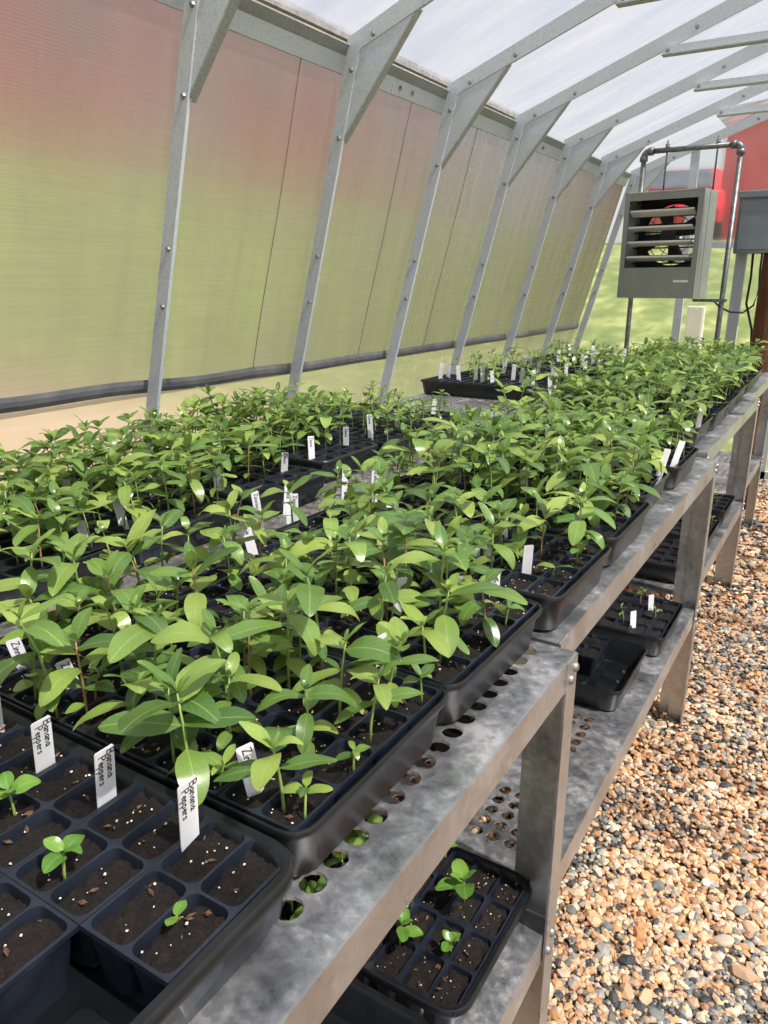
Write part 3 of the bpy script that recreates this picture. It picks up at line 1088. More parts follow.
# nearest tray: freshly sown, one pack missing at its near right corner
t1 = [(i, 1) for i in range(6)] + [(i, 0) for i in range(5)]
add_tray(-0.299 - TL / 2, 0.2385, Z0, 0.0, 'black tray of freshly sown cells with one pack missing, nearest the camera', 'the sown nearest tray', t1, 2, True)
for k, (dy, dx, rz, det, wh) in enumerate([
        (0.5205, 0.0, 0.0, 2, 'second front tray'),
        (0.8000, 0.004, -0.02, 2, 'third front tray'),
        (1.0900, 0.018, -0.01, 2, 'fourth front tray'),
        (1.3900, 0.014, 0.0, 1, 'fifth front tray'),
        (1.6900, -0.010, 0.015, 'i', 'sixth front tray'),
        (2.0000, 0.0, 0.0, 'i', 'seventh front tray'),
        (2.5000, -0.045, 0.0, 'i', 'eighth front tray'),
        (2.8000, -0.040, 0.0, 'i', 'ninth front tray'),
        (3.1000, -0.045, 0.0, 'i', 'tenth front tray'),
        (3.4500, -0.055, 0.0, 'i', 'eleventh front tray'),
        (3.8200, -0.060, 0.0, 'i', 'twelfth front tray'),
        (4.1500, -0.070, 0.0, 'i', 'last front tray in front of the heater')]):
    z = Z0 + (0.012 if dy > 2.4 else 0)
    if det == 'i':
        add_tray(RXC + dx, dy, z, rz, 'black tray full of zinnia seedlings, ' + wh, wh, 'insert')
    else:
        add_tray(RXC + dx, dy, z, rz, 'black tray of zinnia seedlings, ' + wh, wh, 'all', det)
    ROW1.append((RXC + dx, dy, z, rz, wh))
ROW2 = []
BXC = -1.035 - TL / 2
for k, (dy, dx, rz, det, wh) in enumerate([
        (0.665, 0.02, 0.0, 1, 'first wall-side tray'),
        (0.950, 0.03, 0.0, 1, 'second wall-side tray'),
        (1.255, 0.03, 0.0, 1, 'third wall-side tray'),
        (1.590, -0.04, 0.01, 1, 'fourth wall-side tray'),
        (1.880, -0.02, 0.0, 1, 'fifth wall-side tray'),
        (2.170, -0.03, 0.0, 1, 'sixth wall-side tray')]):
    add_tray(BXC + dx, dy, Z0, rz, 'black tray of zinnia seedlings, ' + wh, wh, 'insert' if k < 1 else 'all', det, k >= 1)
    ROW2.append((BXC + dx, dy, Z0, rz, wh))
FARR = []
for k, (x, y, wh) in enumerate([(-1.37, 3.08, 'first white-tagged far tray'), (-1.35, 3.42, 'second white-tagged far tray'), (-1.32, 3.80, 'third white-tagged far tray'), (-1.32, 4.12, 'fourth white-tagged far tray'), (-1.32, 4.45, 'hindmost wall-side tray')]):
    add_tray(x, y, Z0 + 0.012, 0.0, 'black tray, ' + wh, wh, 'insert')
    FARR.append((x, y, Z0 + 0.012, 0.0, wh))

# lower shelves
ZL = SHELF + 0.002
LX = -0.292 - TL / 2
add_tray(LX, 0.792, ZL, 0.0, 'black tray with pepper seedlings on the lower shelf of the nearest bench', 'the lower pepper tray', 'all', 2, True, 'black seed trays on the lower shelves')
add_tray(LX - 0.016, 0.500, ZL, 0.0, 'empty black tray at the lower frame edge on the lower shelf', 'the empty lower tray', [], 1, True, 'black seed trays on the lower shelves')
add_tray(LX - 0.02, 0.215, ZL, 0.0, 'black tray of leafy seedlings seen through the bench holes', 'the nearest lower tray', 'all', 1, True, 'black seed trays on the lower shelves')
add_tray(-0.50 - TL / 2, 1.33, ZL, 0.12, 'black tray set back on the lower shelf behind the shelf holes', 'the set-back lower tray', [(0, 0), (1, 1)], 1, False, 'black seed trays on the lower shelves')
add_tray(LX - 0.040, 1.690, ZL, 0.0, 'half-empty black tray with a few packs on the lower shelf of the middle bench', 'the half-empty lower tray', [(0, 0), (0, 1), (1, 0), (1, 1), (2, 1), (3, 1), (4, 1)], 1, False, 'black seed trays on the lower shelves')
add_tray(LX - 0.015, 2.020, ZL, 0.0, 'black tray with two white tags on the lower shelf of the middle bench', 'the two-tag lower tray', 'all', 1, False, 'black seed trays on the lower shelves')
for y, wh in ((2.55, 'first lower tray of the third bench'), (2.90, 'second lower tray of the third bench'), (3.30, 'third lower tray of the third bench')):
    add_tray(LX - 0.05, y, ZL + 0.012, 0.0, 'black tray of seedlings, ' + wh, wh, 'insert', 1, False, 'black seed trays on the lower shelves')

# ================================================================ plants


def leaf_arrays(L=1.0, wid=0.36, droop=0.5, fold=0.22, wave=0.03, seed=0, nu=4, nv=9, tip=1.6, peti=0.03):
    """ovate leaf along +x from the origin; returns verts, quads, uvs"""
    vs, uv = [], []
    for j in range(nv + 1):
        v = 1 - (1 - j / nv) ** 1.5          # closer rows towards the blunt tip
        # outline: broad below the middle, pointed tip
        w = wid * 0.5 * (max(0.0, math.sin(PI * min(1, v ** 1.02))) ** 0.55 * (1 - 0.18 * v ** tip) + peti * (1 - v))
        if j == nv:
            w = 0.004
        ang = -droop * v * v * 1.1 + 0.10
        # integrate the midrib curve
        x = z = 0.0
        for q in range(12):
            tv = v * (q + 0.5) / 12
            a = 0.12 - droop * 1.5 * tv ** 1.3
            x += math.cos(a) * v / 12
            z += math.sin(a) * v / 12
        for i in range(nu + 1):
            u = -1 + 2 * i / nu
            dz = abs(u) ** 1.3 * w * fold * (1 - 0.6 * v) + wave * math.sin(v * 9 + seed + (1.5 if u > 0 else 0)) * abs(u) * 0.5
            vs.append((x * L, u * w * L, (z + dz) * L))
            uv.append((0.5 + u * 0.5 * max(0.12, w / (wid * 0.5)), v))
    fs = [(j * (nu + 1) + i, (j + 1) * (nu + 1) + i, (j + 1) * (nu + 1) + i + 1, j * (nu + 1) + i + 1) for j in range(nv) for i in range(nu)]
    return np.array(vs), np.array(fs), np.array(uv)


def mesh_from(vs, fs, uv, name, mat):
    me = bpy.data.meshes.new(name)
    me.from_pydata([tuple(v) for v in vs], [], [tuple(int(q) for q in f) for f in fs])
    ul = me.uv_layers.new(name='leaf_uv')
    li = np.array([q for f in fs for q in f])
    ul.data.foreach_set('uv', uv[li].astype(np.float32).ravel())
    me.polygons.foreach_set('use_smooth', [True] * len(me.polygons))
    me.materials.append(mat)
    return me


LEAFA = [leaf_arrays(1, w, d, f, wv, s) for s, (w, d, f, wv) in enumerate([(0.40, 0.40, 0.16, 0.03), (0.44, 0.65, 0.12, 0.04), (0.37, 0.25, 0.22, 0.03), (0.45, 0.9, 0.10, 0.05), (0.40, 0.5, 0.1, 0.05), (0.36, 0.75, 0.18, 0.03), (0.43, 0.35, 0.16, 0.05), (0.40, 1.1, 0.08, 0.04)])]
LEAFM = [mesh_from(*a, 'leaf', M['leaf']) for a in LEAFA]
LEAFP = [mesh_from(*leaf_arrays(1, 0.62, d, 0.25, 0.07, s, tip=1.2, peti=0.02), 'leaf', M['leaf_pepper']) for s, d in enumerate((0.4, 0.7, 0.2))]
LEAFLO = [leaf_arrays(1, w, d, 0.25, 0.04, s, 2, 6) for s, (w, d) in enumerate([(0.43, 0.35), (0.45, 0.6), (0.47, 0.85), (0.41, 0.2)])]


def plant_spec(r, h, L, size=1.0, spin=None):
    """list of leaves (z, az, elev, length, width factor) + stem points"""
    a0 = r.uniform(0, PI) if spin is None else spin
    lean = (r.gauss(0, 0.10) * h, r.gauss(0, 0.10) * h)
    leaves = []
    if h < 0.035:
        for k in range(2):
            leaves.append((h, a0 + k * PI + r.gauss(0, .2), r.uniform(0.0, 0.45), L, 1.25))
        if h > 0.02:
            for k in range(2):
                leaves.append((h + 0.003, a0 + PI / 2 + k * PI, r.uniform(0.4, 0.8), L * 0.8, 1.1))
        return leaves, lean
    tiers = [(0.26, 0.42, 0.0, 1.3), (0.46, 0.70, -0.05, 1.1), (0.70, 0.98, 0.05, 1.05), (0.94, 1.08, 0.22, 1.0), (1.02, 0.62, 0.75, 0.95)]
    if h < 0.075:
        tiers = tiers[2:]
    for q, (zf, lf, el, wf) in enumerate(tiers):
        for k in range(2):
            if q == 0 and r.random() < 0.4:
                continue
            leaves.append((h * zf, a0 + q * PI / 2 + k * PI + r.gauss(0, .16), el + r.gauss(0, .20), L * lf * r.uniform(.82, 1.12), wf * r.uniform(.92, 1.1)))
    for k in range(2):
        leaves.append((h * 1.03, a0 + k * PI + 0.5, 1.15, L * 0.26, 0.9))
    return leaves, lean


def stem_pts(h, lean):
    return [(lean[0] * t * t, lean[1] * t * t, h * t) for t in (0, 0.35, 0.7, 1.03)]


def at_h(z, h, lean):
    t = z / h
    return (lean[0] * t * t, lean[1] * t * t, z)


def add_plant(x, y, z, h, L, label, group, r, spin=None, lib=None, split=True, name='zinnia_seedling', cat='seedling'):
    root = thing(name, label, cat, (x, y, z), 0, group)
    lv, lean = plant_spec(r, h, L, spin=spin)
    st = M['stem_red'] if r.random() < 0.2 else M['stem']
    MB().tube(stem_pts(h, lean), [0.0013 + h * 0.004, 0.0012 + h * 0.0035, 0.0011 + h * 0.003, 0.0009], 6).build('stem', st, root, True)
    lib = lib or LEAFM
    if split:
        for (lz, az, el, ln, wf) in lv:
            put('leaf', r.choice(lib), root, at_h(lz, h, lean), rot=(r.gauss(0, .15), -el, az), scale=(ln, ln * wf, ln))
    else:
        V, F, U = combine(lv, h, lean, r, LEAFA)
        put('foliage', mesh_from(V, F, U, 'foliage', M['leaf']), root)
    return root


def combine(lv, h, lean, r, libA):
    Vs, Fs, Us = [], [], []
    c = 0
    for (lz, az, el, ln, wf) in lv:
        v, f, u = r.choice(libA)
        m = np.array(Euler((r.gauss(0, .15), -el, az)).to_matrix())
        q = (v * (ln, ln * wf, ln)) @ m.T + np.array(at_h(lz, h, lean))
        Vs.append(q)
        Fs.append(f + c)
        Us.append(u)
        c += len(v)
    return np.concatenate(Vs), np.concatenate(Fs), np.concatenate(Us)


R = random.Random(11)
SOILZ = 0.930
# prominent seedlings: x, y, height, leaf length, spin, label
HERO = [
    (-0.448, 0.393, .105, .068, 0.55, 'large zinnia seedling with long wet leaves beside the three banana pepper tags'),
    (-0.541, 0.405, .085, .050, 1.0, 'medium zinnia seedling left of the large wet-leaved one, by the sown tray'),
    (-0.566, 0.460, .120, .054, 0.2, 'upright zinnia seedling with level leaves behind the wet-leaved one'),
    (-0.640, 0.395, .150, .066, 1.2, 'broad zinnia seedling above the left zinnias tag at the frame edge'),
    (-0.460, 0.457, .090, .047, 1.9, 'zinnia seedling with one broad hanging leaf, centre of the second front tray'),
    (-0.355, 0.410, .080, .046, 0.55, 'zinnia seedling with a yellowing lower leaf beside the corner tag'),
    (-0.385, 0.486, .090, .042, 2.2, 'zinnia seedling on a thin stem two cells behind the corner tag'),
    (-0.345, 0.530, .085, .042, 0.9, 'zinnia seedling by the front rim in the middle of the second front tray'),
    (-0.394, 0.548, .110, .045, 1.4, 'taller zinnia seedling behind the middle of the second front tray'),
    (-0.499, 0.530, .120, .046, 0.1, 'zinnia seedling with glossy level leaves deep in the second front tray'),
    (-0.424, 0.405, .028, .024, 0.2, 'tiny zinnia sprout at the near rim left of the corner tag'),
    (-0.334, 0.412, .026, .022, 0.5, 'tiny curled zinnia sprout in the front corner cell of the second front tray'),
    (-0.336, 0.488, .022, .018, 0.9, 'two-leaved zinnia sprout by the front rim of the second front tray'),
    (-0.340, 0.625, .034, .024, 1.2, 'low round-leaved zinnia sprout at the far front corner of the second front tray'),
    (-0.362, 0.590, .100, .044, 0.7, 'zinnia seedling next to the round-leaved sprout'),
    (-0.365, 0.715, .110, .049, 1.8, 'zinnia seedling with rounded leaves near the rim of the third front tray'),
    (-0.365, 0.680, .075, .048, 1.0, 'zinnia seedling with drooping folded leaves at the near rim of the third front tray'),
    (-0.345, 0.800, .090, .058, 1.25, 'zinnia seedling stretching a long leaf over the rim of the third front tray'),
    (-0.453, 0.601, .165, .056, 0.5, 'tallest zinnia seedling in the second front tray'),
    (-0.395, 0.790, .140, .060, 0.95, 'dark glossy upright zinnia seedling in the third front tray'),
    (-0.469, 0.559, .130, .046, 1.1, 'zinnia seedling close beside the tallest one in the second front tray'),
    (-0.338, 0.850, .030, .022, 0.4, 'pale zinnia sprout at the far front corner of the third front tray'),
    (-0.345, 1.050, .018, .028, 0.2, 'single flat-leaved zinnia sprout in an empty corner of the fourth front tray'),
    (-0.640, 0.440, .040, .020, 0.2, 'thin lobed seedling between the two zinnias tags on the left'),
]
used = []
for (x, y, h, L, sp, lab) in HERO:
    add_plant(x, y, SOILZ, h * (0.86 if h > .05 else 1), L * (1.20 if h > .05 else 1.1), lab, None, R, sp)
    used.append((x, y))
# sprouts in the sown tray
for (x, y, h, L, sp, lab) in [(-0.450, 0.264, .024, .022, 1.9, 'young pepper sprout standing in the sown tray below the middle tag'), (-0.545, 0.285, .030, .026, 1.2, 'pepper sprout at the left frame edge in the sown tray'), (-0.347, 0.280, .010, .014, 2.0, 'just-emerged pepper sprout in the corner cell of the sown tray')]:
    add_plant(x, y, SOILZ - 0.001, h, L, lab, None, R, sp, LEAFP, True, 'pepper_seedling')
# pepper seedlings on the lower shelf
for (x, y, h, L, sp, lab) in [(-0.375, 0.835, .045, .048, 0.6, 'pepper seedling with broad quilted leaves on the lower shelf'), (-0.420, 0.720, .035, .030, 0.3, 'four-leaved pepper seedling beside a white tag on the lower shelf'), (-0.352, 0.745, .022, .022, 1.4, 'small pepper sprout at the front of the lower-shelf tray'), (-0.44, 0.90, .03, .022, 1.0, 'small pepper sprout at the back of the lower-shelf tray')]:
    add_plant(x, y, ZL + TH - 0.009, h, L, lab, None, R, sp, LEAFP, True, 'pepper_seedling')
for k in range(14):
    px, py = (-0.50 - 0.043 * (k % 4), 0.685 + 0.065 * (k // 4) * 1.15) if k < 12 else (-0.50 - 0.05 * (k - 12), 0.315)
    add_plant(px, py, ZL + TH - 0.009, R.uniform(.05, .08), R.uniform(.05, .065), 'green seedling seen through the round holes of the nearest bench top', 'seedlings below the bench holes', R, None, LEAFP, False, 'pepper_seedling')
LOWP = [(-0.50, 1.70), (-0.58, 1.74), (-0.43, 1.95), (-0.36, 2.02), (-0.42, 2.09), (-0.40, 2.58), (-0.36, 2.92), (-0.46, 2.95), (-0.40, 3.3)]
for (x, y) in LOWP:
    wh = 'half-empty tray' if y < 1.8 else 'two-tag tray' if y < 2.3 else 'third bench'
    lab = 'small seedling, %s of those on the farther lower shelves, in the %s' % (ORD[LOWP.index((x, y))], wh)
    add_plant(x, y, ZL + TH - 0.009 + (0.012 if y > 2.3 else 0), R.uniform(.02, .05), R.uniform(.018, .03), lab, 'seedlings on the farther lower shelves', R, None, None, False)

# the rest of the seedlings, one per cell here and there
SPEC = []
used += [(-0.686, 0.445), (-0.665, 0.425), (-0.769, 0.440), (-0.745, 0.415), (-0.392, 0.415)]


def fill(row, occ, hmin, hmax, lmin, lmax, bare=None):
    cx, cy, z, rz, wh = row
    for i in range(12):
        for j in range(4):
            if R.random() > occ:
                continue
            lx = (i - 5.5) * PX / 2 + R.gauss(0, .006)
            ly = (j - 1.5) * PY / 2 + R.gauss(0, .009)
            dx, dy = rotv(lx, ly, rz)
            x, y = cx + dx, cy + dy
            if any((x - a) ** 2 + (y - b) ** 2 < 0.030 ** 2 for a, b in used):
                continue
            if bare and bare(i, j):
                continue
            zone = (ORD[11 - i], ORD[j], wh)
            SPEC.append((x, y, z + TH - 0.009, R.uniform(hmin, hmax) * 0.88, R.uniform(lmin, lmax) * 1.28, zone))


for k, row in enumerate(ROW1):
    if k == 0:
        fill(row, 0.62, .07, .13, .040, .058, lambda i, j: i >= 9)
    elif k == 1:
        fill(row, 0.62, .08, .14, .040, .058, lambda i, j: i >= 11 or (i >= 10 and j in (0, 3)))
    elif k == 2:
        fill(row, 0.62, .07, .14, .036, .055, lambda i, j: (i >= 10 and j < 2))
    else:
        fill(row, 0.76, .09, .16, .042, .060)
for k, row in enumerate(ROW2):
    if k < 4:
        fill(row, 0.86, .08, .14, .042, .056, (lambda i, j: i >= 10 and k > 1))
    elif k == 4:
        fill(row, 0.62, .07, .13, .036, .048)
    else:
        fill(row, 0.38, .04, .11, .024, .036)
for k, row in enumerate(FARR):
    fill(row, 0.34 if k else 0.38, .04, .13, .026, .044)
SPEC.sort(key=lambda s: (s[0]) ** 2 + (s[1]) ** 2 + (s[2] - 1.367) ** 2)
N_IND = 300 - len(HERO) - 9
sv, sf, su = [], [], []
tv, tf = MB(), None
cnt = 0
for k, (x, y, z, h, L, zone) in enumerate(SPEC):
    if k < N_IND:
        d = math.sqrt(x * x + y * y + 0.2)
        add_plant(x, y, z, h, L, 'zinnia seedling in %s cell from the aisle, %s row, %s' % zone, 'zinnia seedlings in ' + zone[2], R, None, None, d < 1.55)
    else:
        lv, lean = plant_spec(R, h, L)
        V, F, U = combine(lv, h, lean, R, LEAFLO)
        sv.append(V + (x, y, z))
        sf.append(F + cnt)
        su.append(U)
        cnt += len(V)
        tv.tube([(p[0] + x, p[1] + y, p[2] + z) for p in stem_pts(h, lean)], 0.0018, 4, False)
print('plants', len(SPEC), 'individual', N_IND)
if sv:
    o = put('distant_seedlings', mesh_from(np.concatenate(sv), np.concatenate(sf), np.concatenate(su), 'distant_seedlings', M['leaf']))
    tag(o, 'dense green mass of zinnia seedlings on the farther benches', 'seedlings', None, 'stuff')
    tv.build('stems', M['stem'], o, True)

# ================================================================ plant tags with handwriting
GL = {
    'B': (0.62, [[(0, 0), (0.02, 1)], [(0.02, 1), (0.4, 0.95), (0.48, 0.75), (0.35, 0.55), (0.02, 0.5)], [(0.02, 0.5), (0.45, 0.45), (0.55, 0.22), (0.4, 0.02), (0, 0)]]),
    'P': (0.58, [[(0.02, 0), (0.02, 1)], [(0.02, 1), (0.38, 0.96), (0.5, 0.75), (0.36, 0.52), (0.02, 0.47)]]),
    'Z': (0.66, [[(0, 0.95), (0.5, 1), (0.0, 0.03), (0.58, 0.05)]]),
    'a': (0.5, [[(0.38, 0.42), (0.2, 0.52), (0.02, 0.28), (0.12, 0.02), (0.3, 0.1), (0.38, 0.45), (0.37, 0.1), (0.46, 0.0)]]),
    'n': (0.5, [[(0.02, 0.5), (0.02, 0)], [(0.02, 0.3), (0.18, 0.5), (0.34, 0.42), (0.36, 0.0)]]),
    'e': (0.46, [[(0.03, 0.26), (0.36, 0.3), (0.3, 0.5), (0.12, 0.5), (0.01, 0.25), (0.12, 0.02), (0.36, 0.08)]]),
    'p': (0.5, [[(0.02, 0.5), (0.0, -0.42)], [(0.02, 0.42), (0.22, 0.53), (0.38, 0.3), (0.24, 0.02), (0.02, 0.06)]]),
    'r': (0.4, [[(0.02, 0.5), (0.02, 0)], [(0.02, 0.3), (0.14, 0.48), (0.32, 0.46)]]),
    's': (0.42, [[(0.32, 0.45), (0.14, 0.52), (0.06, 0.38), (0.28, 0.2), (0.22, 0.02), (0.0, 0.05)]]),
    'i': (0.24, [[(0.08, 0.48), (0.08, 0.0)], [(0.08, 0.68), (0.09, 0.73)]]),
}


def write(lines, w, top):
    """handwriting running down the tag; lines = [(text, x of baseline, letter height, start below the top)]"""
    b = MB()
    for (txt, bx, H, st) in lines:
        pen = st
        for ch in txt:
            adv, strokes = GL[ch]
            for sk in strokes:
                pts = [(bx + p[1] * H, top - pen - p[0] * H) for p in sk]
                for a, c in zip(pts[:-1], pts[1:]):
                    dx, dz = c[0] - a[0], c[1] - a[1]
                    l = math.hypot(dx, dz) or 1
                    nx, nz = -dz / l * H * 0.065, dx / l * H * 0.065
                    ex, ez = dx / l * H * 0.05, dz / l * H * 0.05
                    b.add([(a[0] - ex + nx, -0.00075, a[1] - ez + nz), (a[0] - ex - nx, -0.00075, a[1] - ez - nz), (c[0] + ex - nx, -0.00075, c[1] + ez - nz), (c[0] + ex + nx, -0.00075, c[1] + ez + nz)], [(0, 1, 2, 3)])
            pen += adv * H * 1.12
    return b.mesh('writing', M['ink'])


def tag_mesh(w, h):
    pts = [(-w / 2, -0.012), (-w * 0.12, -0.03), (w * 0.12, -0.03), (w / 2, -0.012), (w / 2, h - 0.0015), (w / 2 - 0.0015, h), (-w / 2 + 0.0015, h), (-w / 2, h - 0.0015)]
    return MB().prism(pts, 'y', -0.0005, 0.0005).mesh('plant_tag', M['tag'])


TM = {}


SEEN = set()


def add_tag(x, y, z, h, w, yaw, roll, pitch, text, label, group=None):
    if label in SEEN:
        label = label.replace('white tag', 'white tag beside another')
    SEEN.add(label)
    key = (round(h, 3), w)
    if key not in TM:
        TM[key] = tag_mesh(w, h)
    root = put('plant_tag', TM[key], None, (x, y, z), rot=(pitch, roll, yaw))
    root.rotation_mode = 'XYZ'
    tag(root, label, 'plant tag', group)
    kt = (key, text)
    if kt not in TM:
        if text == 'Banana Peppers':
            TM[kt] = write([('Banana', w * 0.10, w * 0.40, 0.003), ('Peppers', -w * 0.34, w * 0.38, 0.006)], w, h)
        elif text:
            TM[kt] = write([(text, -w * 0.18, w * 0.52, 0.004)], w, h)
    if text:
        put('writing', TM[kt], root)
    return root


YAW = math.radians(92)
for (x, y, h, roll, lab) in [(-0.395, 0.340, .066, -0.02, 'white tag lettered Banana Peppers nearest the front corner of the sown tray'), (-0.490, 0.335, .062, 0.02, 'white tag lettered Banana Peppers, second from the front corner'), (-0.578, 0.337, .060, 0.0, 'white tag lettered Banana Peppers, third from the front corner'), (-0.677, 0.348, .056, 0.0, 'white tag cut by the left frame edge in the sown tray')]:
    add_tag(x, y, SOILZ, h, 0.020, YAW, roll, 0.06, 'Banana Peppers', lab)
TAGS = [(-0.769, 0.444, 0.045, -0.010, 'Zinnias', 'white zinnias tag at the left frame edge under a broad seedling'), (-0.686, 0.448, 0.042, -0.01, 'Zinnias', 'white zinnias tag second from the left beside the lobed seedling'), (-0.392, 0.417, 0.056, -0.009, 'Zinnias', 'white zinnias tag in the near corner of the second front tray'),
        (-0.789, 0.868, 0.075, -0.015, 'Zinnia', 'white tag rising out of the leaves in the middle of the photo'), (-0.863, 0.972, 0.085, -0.013, 'Zinnias', 'tall white tag in front of the bare bench strip'), (-0.882, 1.066, 0.07, 0.009, 'Zinnia', 'white tag at the inner edge of the fourth front tray'), (-0.849, 1.05, 0.06, 0.003, 'Zinnia', 'white tag close beside another at the inner edge of the fourth front tray'), (-0.855, 1.225, 0.07, 0.003, None, 'white tag next to the rounded corner of the wall-side tray'), (-0.769, 1.198, 0.085, 0.006, 'Zinnia', 'tall white zinnia tag at the near edge of the fifth front tray'), (-0.679, 1.054, 0.06, -0.01, None, 'white tag in the middle of the fourth front tray')]
for (x, y, h, lean, txt, lab) in TAGS:
    add_tag(x, y, SOILZ, h, 0.016, math.radians(R.uniform(50, 80)), math.atan2(lean, h), R.uniform(-.1, .1), txt, lab)


def spot(x, y):
    for (cx, cy, z, rz, wh) in ROW1 + ROW2 + FARR:
        i = int(math.floor((x - cx) / (PX / 2) + 6))
        j = int(math.floor((y - cy) / (PY / 2) + 2))
        if -1 <= i <= 12 and 0 <= j <= 3:
            return 'in %s cell from the aisle, %s row, %s' % (ORD[min(11, max(0, 11 - i))], ORD[j], wh)
    return 'on the bench'


MORE = [(-0.426, 0.878, 0.045, 0.006), (-0.48, 1.06, 0.06, -0.002), (-0.45, 1.052, 0.045, -0.007), (-0.477, 0.8, 0.06, 0.007), (-0.416, 0.663, 0.05, -0.001), (-0.38, 1.03, 0.055, 0.0), (-0.852, 0.638, 0.06, 0.006), (-0.48, 1.178, 0.05, 0.0), (-0.389, 0.929, 0.045, 0.002), (-0.505, 0.853, 0.055, 0.006)]
for (x, y, h, lean) in MORE:
    add_tag(x, y, SOILZ, h, 0.016, math.radians(R.uniform(40, 80)), math.atan2(lean, h), R.uniform(-.1, .1), 'Zinnias' if R.random() < .6 else None, 'white tag ' + spot(x, y), 'white tags in the nearer front trays')
BACK = [(-1.098, 0.861, 0.065, -0.011), (-1.076, 0.76, 0.05, -0.005), (-1.225, 1.044, 0.065, -0.003), (-1.237, 0.741, 0.05, -0.018), (-1.143, 1.492, 0.064, -0.001), (-1.158, 1.668, 0.06, 0.001), (-1.151, 1.785, 0.078, -0.005), (-1.191, 1.998, 0.062, -0.003), (-1.277, 2.25, 0.055, -0.004), (-1.191, 2.24, 0.06, 0.002), (-1.131, 1.14, 0.05, -0.001), (-1.399, 1.50, 0.05, 0.002), (-1.115, 1.345, 0.055, 0.004), (-1.30, 0.9, .06, -.01), (-1.45, 0.95, .07, -.01)]
for (x, y, h, lean) in BACK:
    add_tag(x, y, SOILZ, h, 0.016, math.radians(R.uniform(25, 55)), math.atan2(lean, h), R.uniform(-.1, .1), 'Zinnia' if R.random() < .5 else None, 'white tag ' + spot(x, y), 'white tags in the wall-side trays')
EDGE = [(-0.345, 1.762, .075, .006, 'white tag leaning out at the rim of the sixth front tray'), (-0.340, 1.901, .07, .008, 'white tag leaning at the near rim of the seventh front tray'), (-0.375, 2.42, .075, -.004, 'white tag at the rim of the eighth front tray above the bench joint'), (-0.514, 3.84, .075, 0, 'white tag in the twelfth front tray near the electrical box')]
for (x, y, h, lean, lab) in EDGE:
    add_tag(x, y, SOILZ, h, 0.017, math.radians(40), math.atan2(lean, h) + 0.12, 0.05, None, lab)
for k, (x, y) in enumerate([(-1.59, 3.05), (-1.585, 3.12), (-1.50, 3.06), (-1.43, 3.09), (-1.38, 3.05), (-1.34, 3.07), (-1.29, 3.18), (-1.22, 3.10), (-1.15, 3.06), (-1.10, 3.2), (-1.08, 3.08), (-1.44, 3.42), (-1.3, 3.52), (-1.2, 3.45), (-1.12, 3.4), (-1.44, 3.78), (-1.5, 3.85), (-1.25, 3.80), (-1.2, 3.9), (-1.14, 3.75), (-1.1, 3.86), (-1.4, 4.1), (-1.3, 4.2), (-1.2, 4.08), (-1.1, 4.15), (-1.45, 4.45), (-1.3, 4.4), (-1.22, 4.5), (-1.12, 4.42)]):
    add_tag(x, y, Z0 + 0.012 + TH - 0.009, R.uniform(.055, .08), 0.018, math.radians(R.uniform(15, 45)), R.gauss(0, .08), R.uniform(-.1, .1), None, 'small white tag ' + spot(x, y), 'white tags in the far wall-side trays')
for k in range(12):
    x, y = R.uniform(-0.80, -0.40), R.uniform(1.3, 2.1)
    add_tag(x, y, SOILZ, R.uniform(.06, .085), 0.016, math.radians(R.uniform(20, 60)), R.gauss(0, .08), R.uniform(-.1, .1), None, 'white tag ' + spot(x, y), 'white tags deep in the farther front trays')
# lower-shelf tags
for (x, y, h, yaw, lab) in [(-0.445, 0.790, .055, 75, 'white tag standing behind the quilted pepper seedling on the lower shelf'), (-0.452, 0.690, .055, 78, 'white tag seen edge-on beside the four-leaved pepper seedling'), (-0.400, 1.935, .05, 50, 'nearer of two white tags in the lower-shelf tray'), (-0.385, 2.075, .05, 50, 'farther of two white tags in the lower-shelf tray')]:
    add_tag(x, y, ZL + TH - 0.009, h, 0.018, math.radians(yaw), -0.08, 0.0, 'Peppers' if yaw == 75 else None, lab)


# ================================================================ heater on its pipe stand
def pipe_stand():
    y = 4.845
    root = thing('pipe_stand', 'grey steel pipe frame holding up the unit heater', 'stand', (0, 0, 0))
    x0, x1, zt = -1.222, -0.704, 2.095
    for x in (x0, x1):
        MB().tube([(x, y, 0.0), (x, y, zt - 0.03)], 0.0145, 12).build('post', M['pipe'], root, True)
    MB().tube([(x0 + 0.03, y, zt), (x1 - 0.03, y, zt)], 0.0145, 12).build('top_bar', M['pipe'], root, True)
    for (x, s) in ((x0, 1), (x1, -1)):
        pts = [(x + s * (0.03 - 0.03 * math.cos(a)), y, zt - 0.03 + 0.03 * math.sin(a)) for a in [PI / 2 * q / 6 for q in range(7)]]
        b = MB()
        b.tube(pts, 0.019, 12)
        b.tube([(x, y, zt - 0.052), (x, y, zt - 0.026)], 0.0225, 12)
        b.tube([(x + s * 0.026, y, zt), (x + s * 0.052, y, zt)], 0.0225, 12)
        b.build('elbow', M['pipe'], root, True)
    for x in (-1.095, -0.825):
        MB().box((x - 0.015, y - 0.13, 1.853), (x + 0.015, y + 0.012, 1.858)).build('hanger_bracket', M['pipe'], root)
        MB().tube([(x, y, 1.86), (x, y, zt + 0.05)], 0.005, 8).build('hanger_rod', M['pipe'], root, True)
        MB().tube([(x, y, zt + 0.016), (x, y, zt + 0.032)], 0.013, 6).build('hanger_nut', M['bolt'], root)
    MB().box((-0.86, y - 0.03, 1.262), (-0.68, y + 0.03, 1.278)).build('bracket', M['pipe'], root)


pipe_stand()


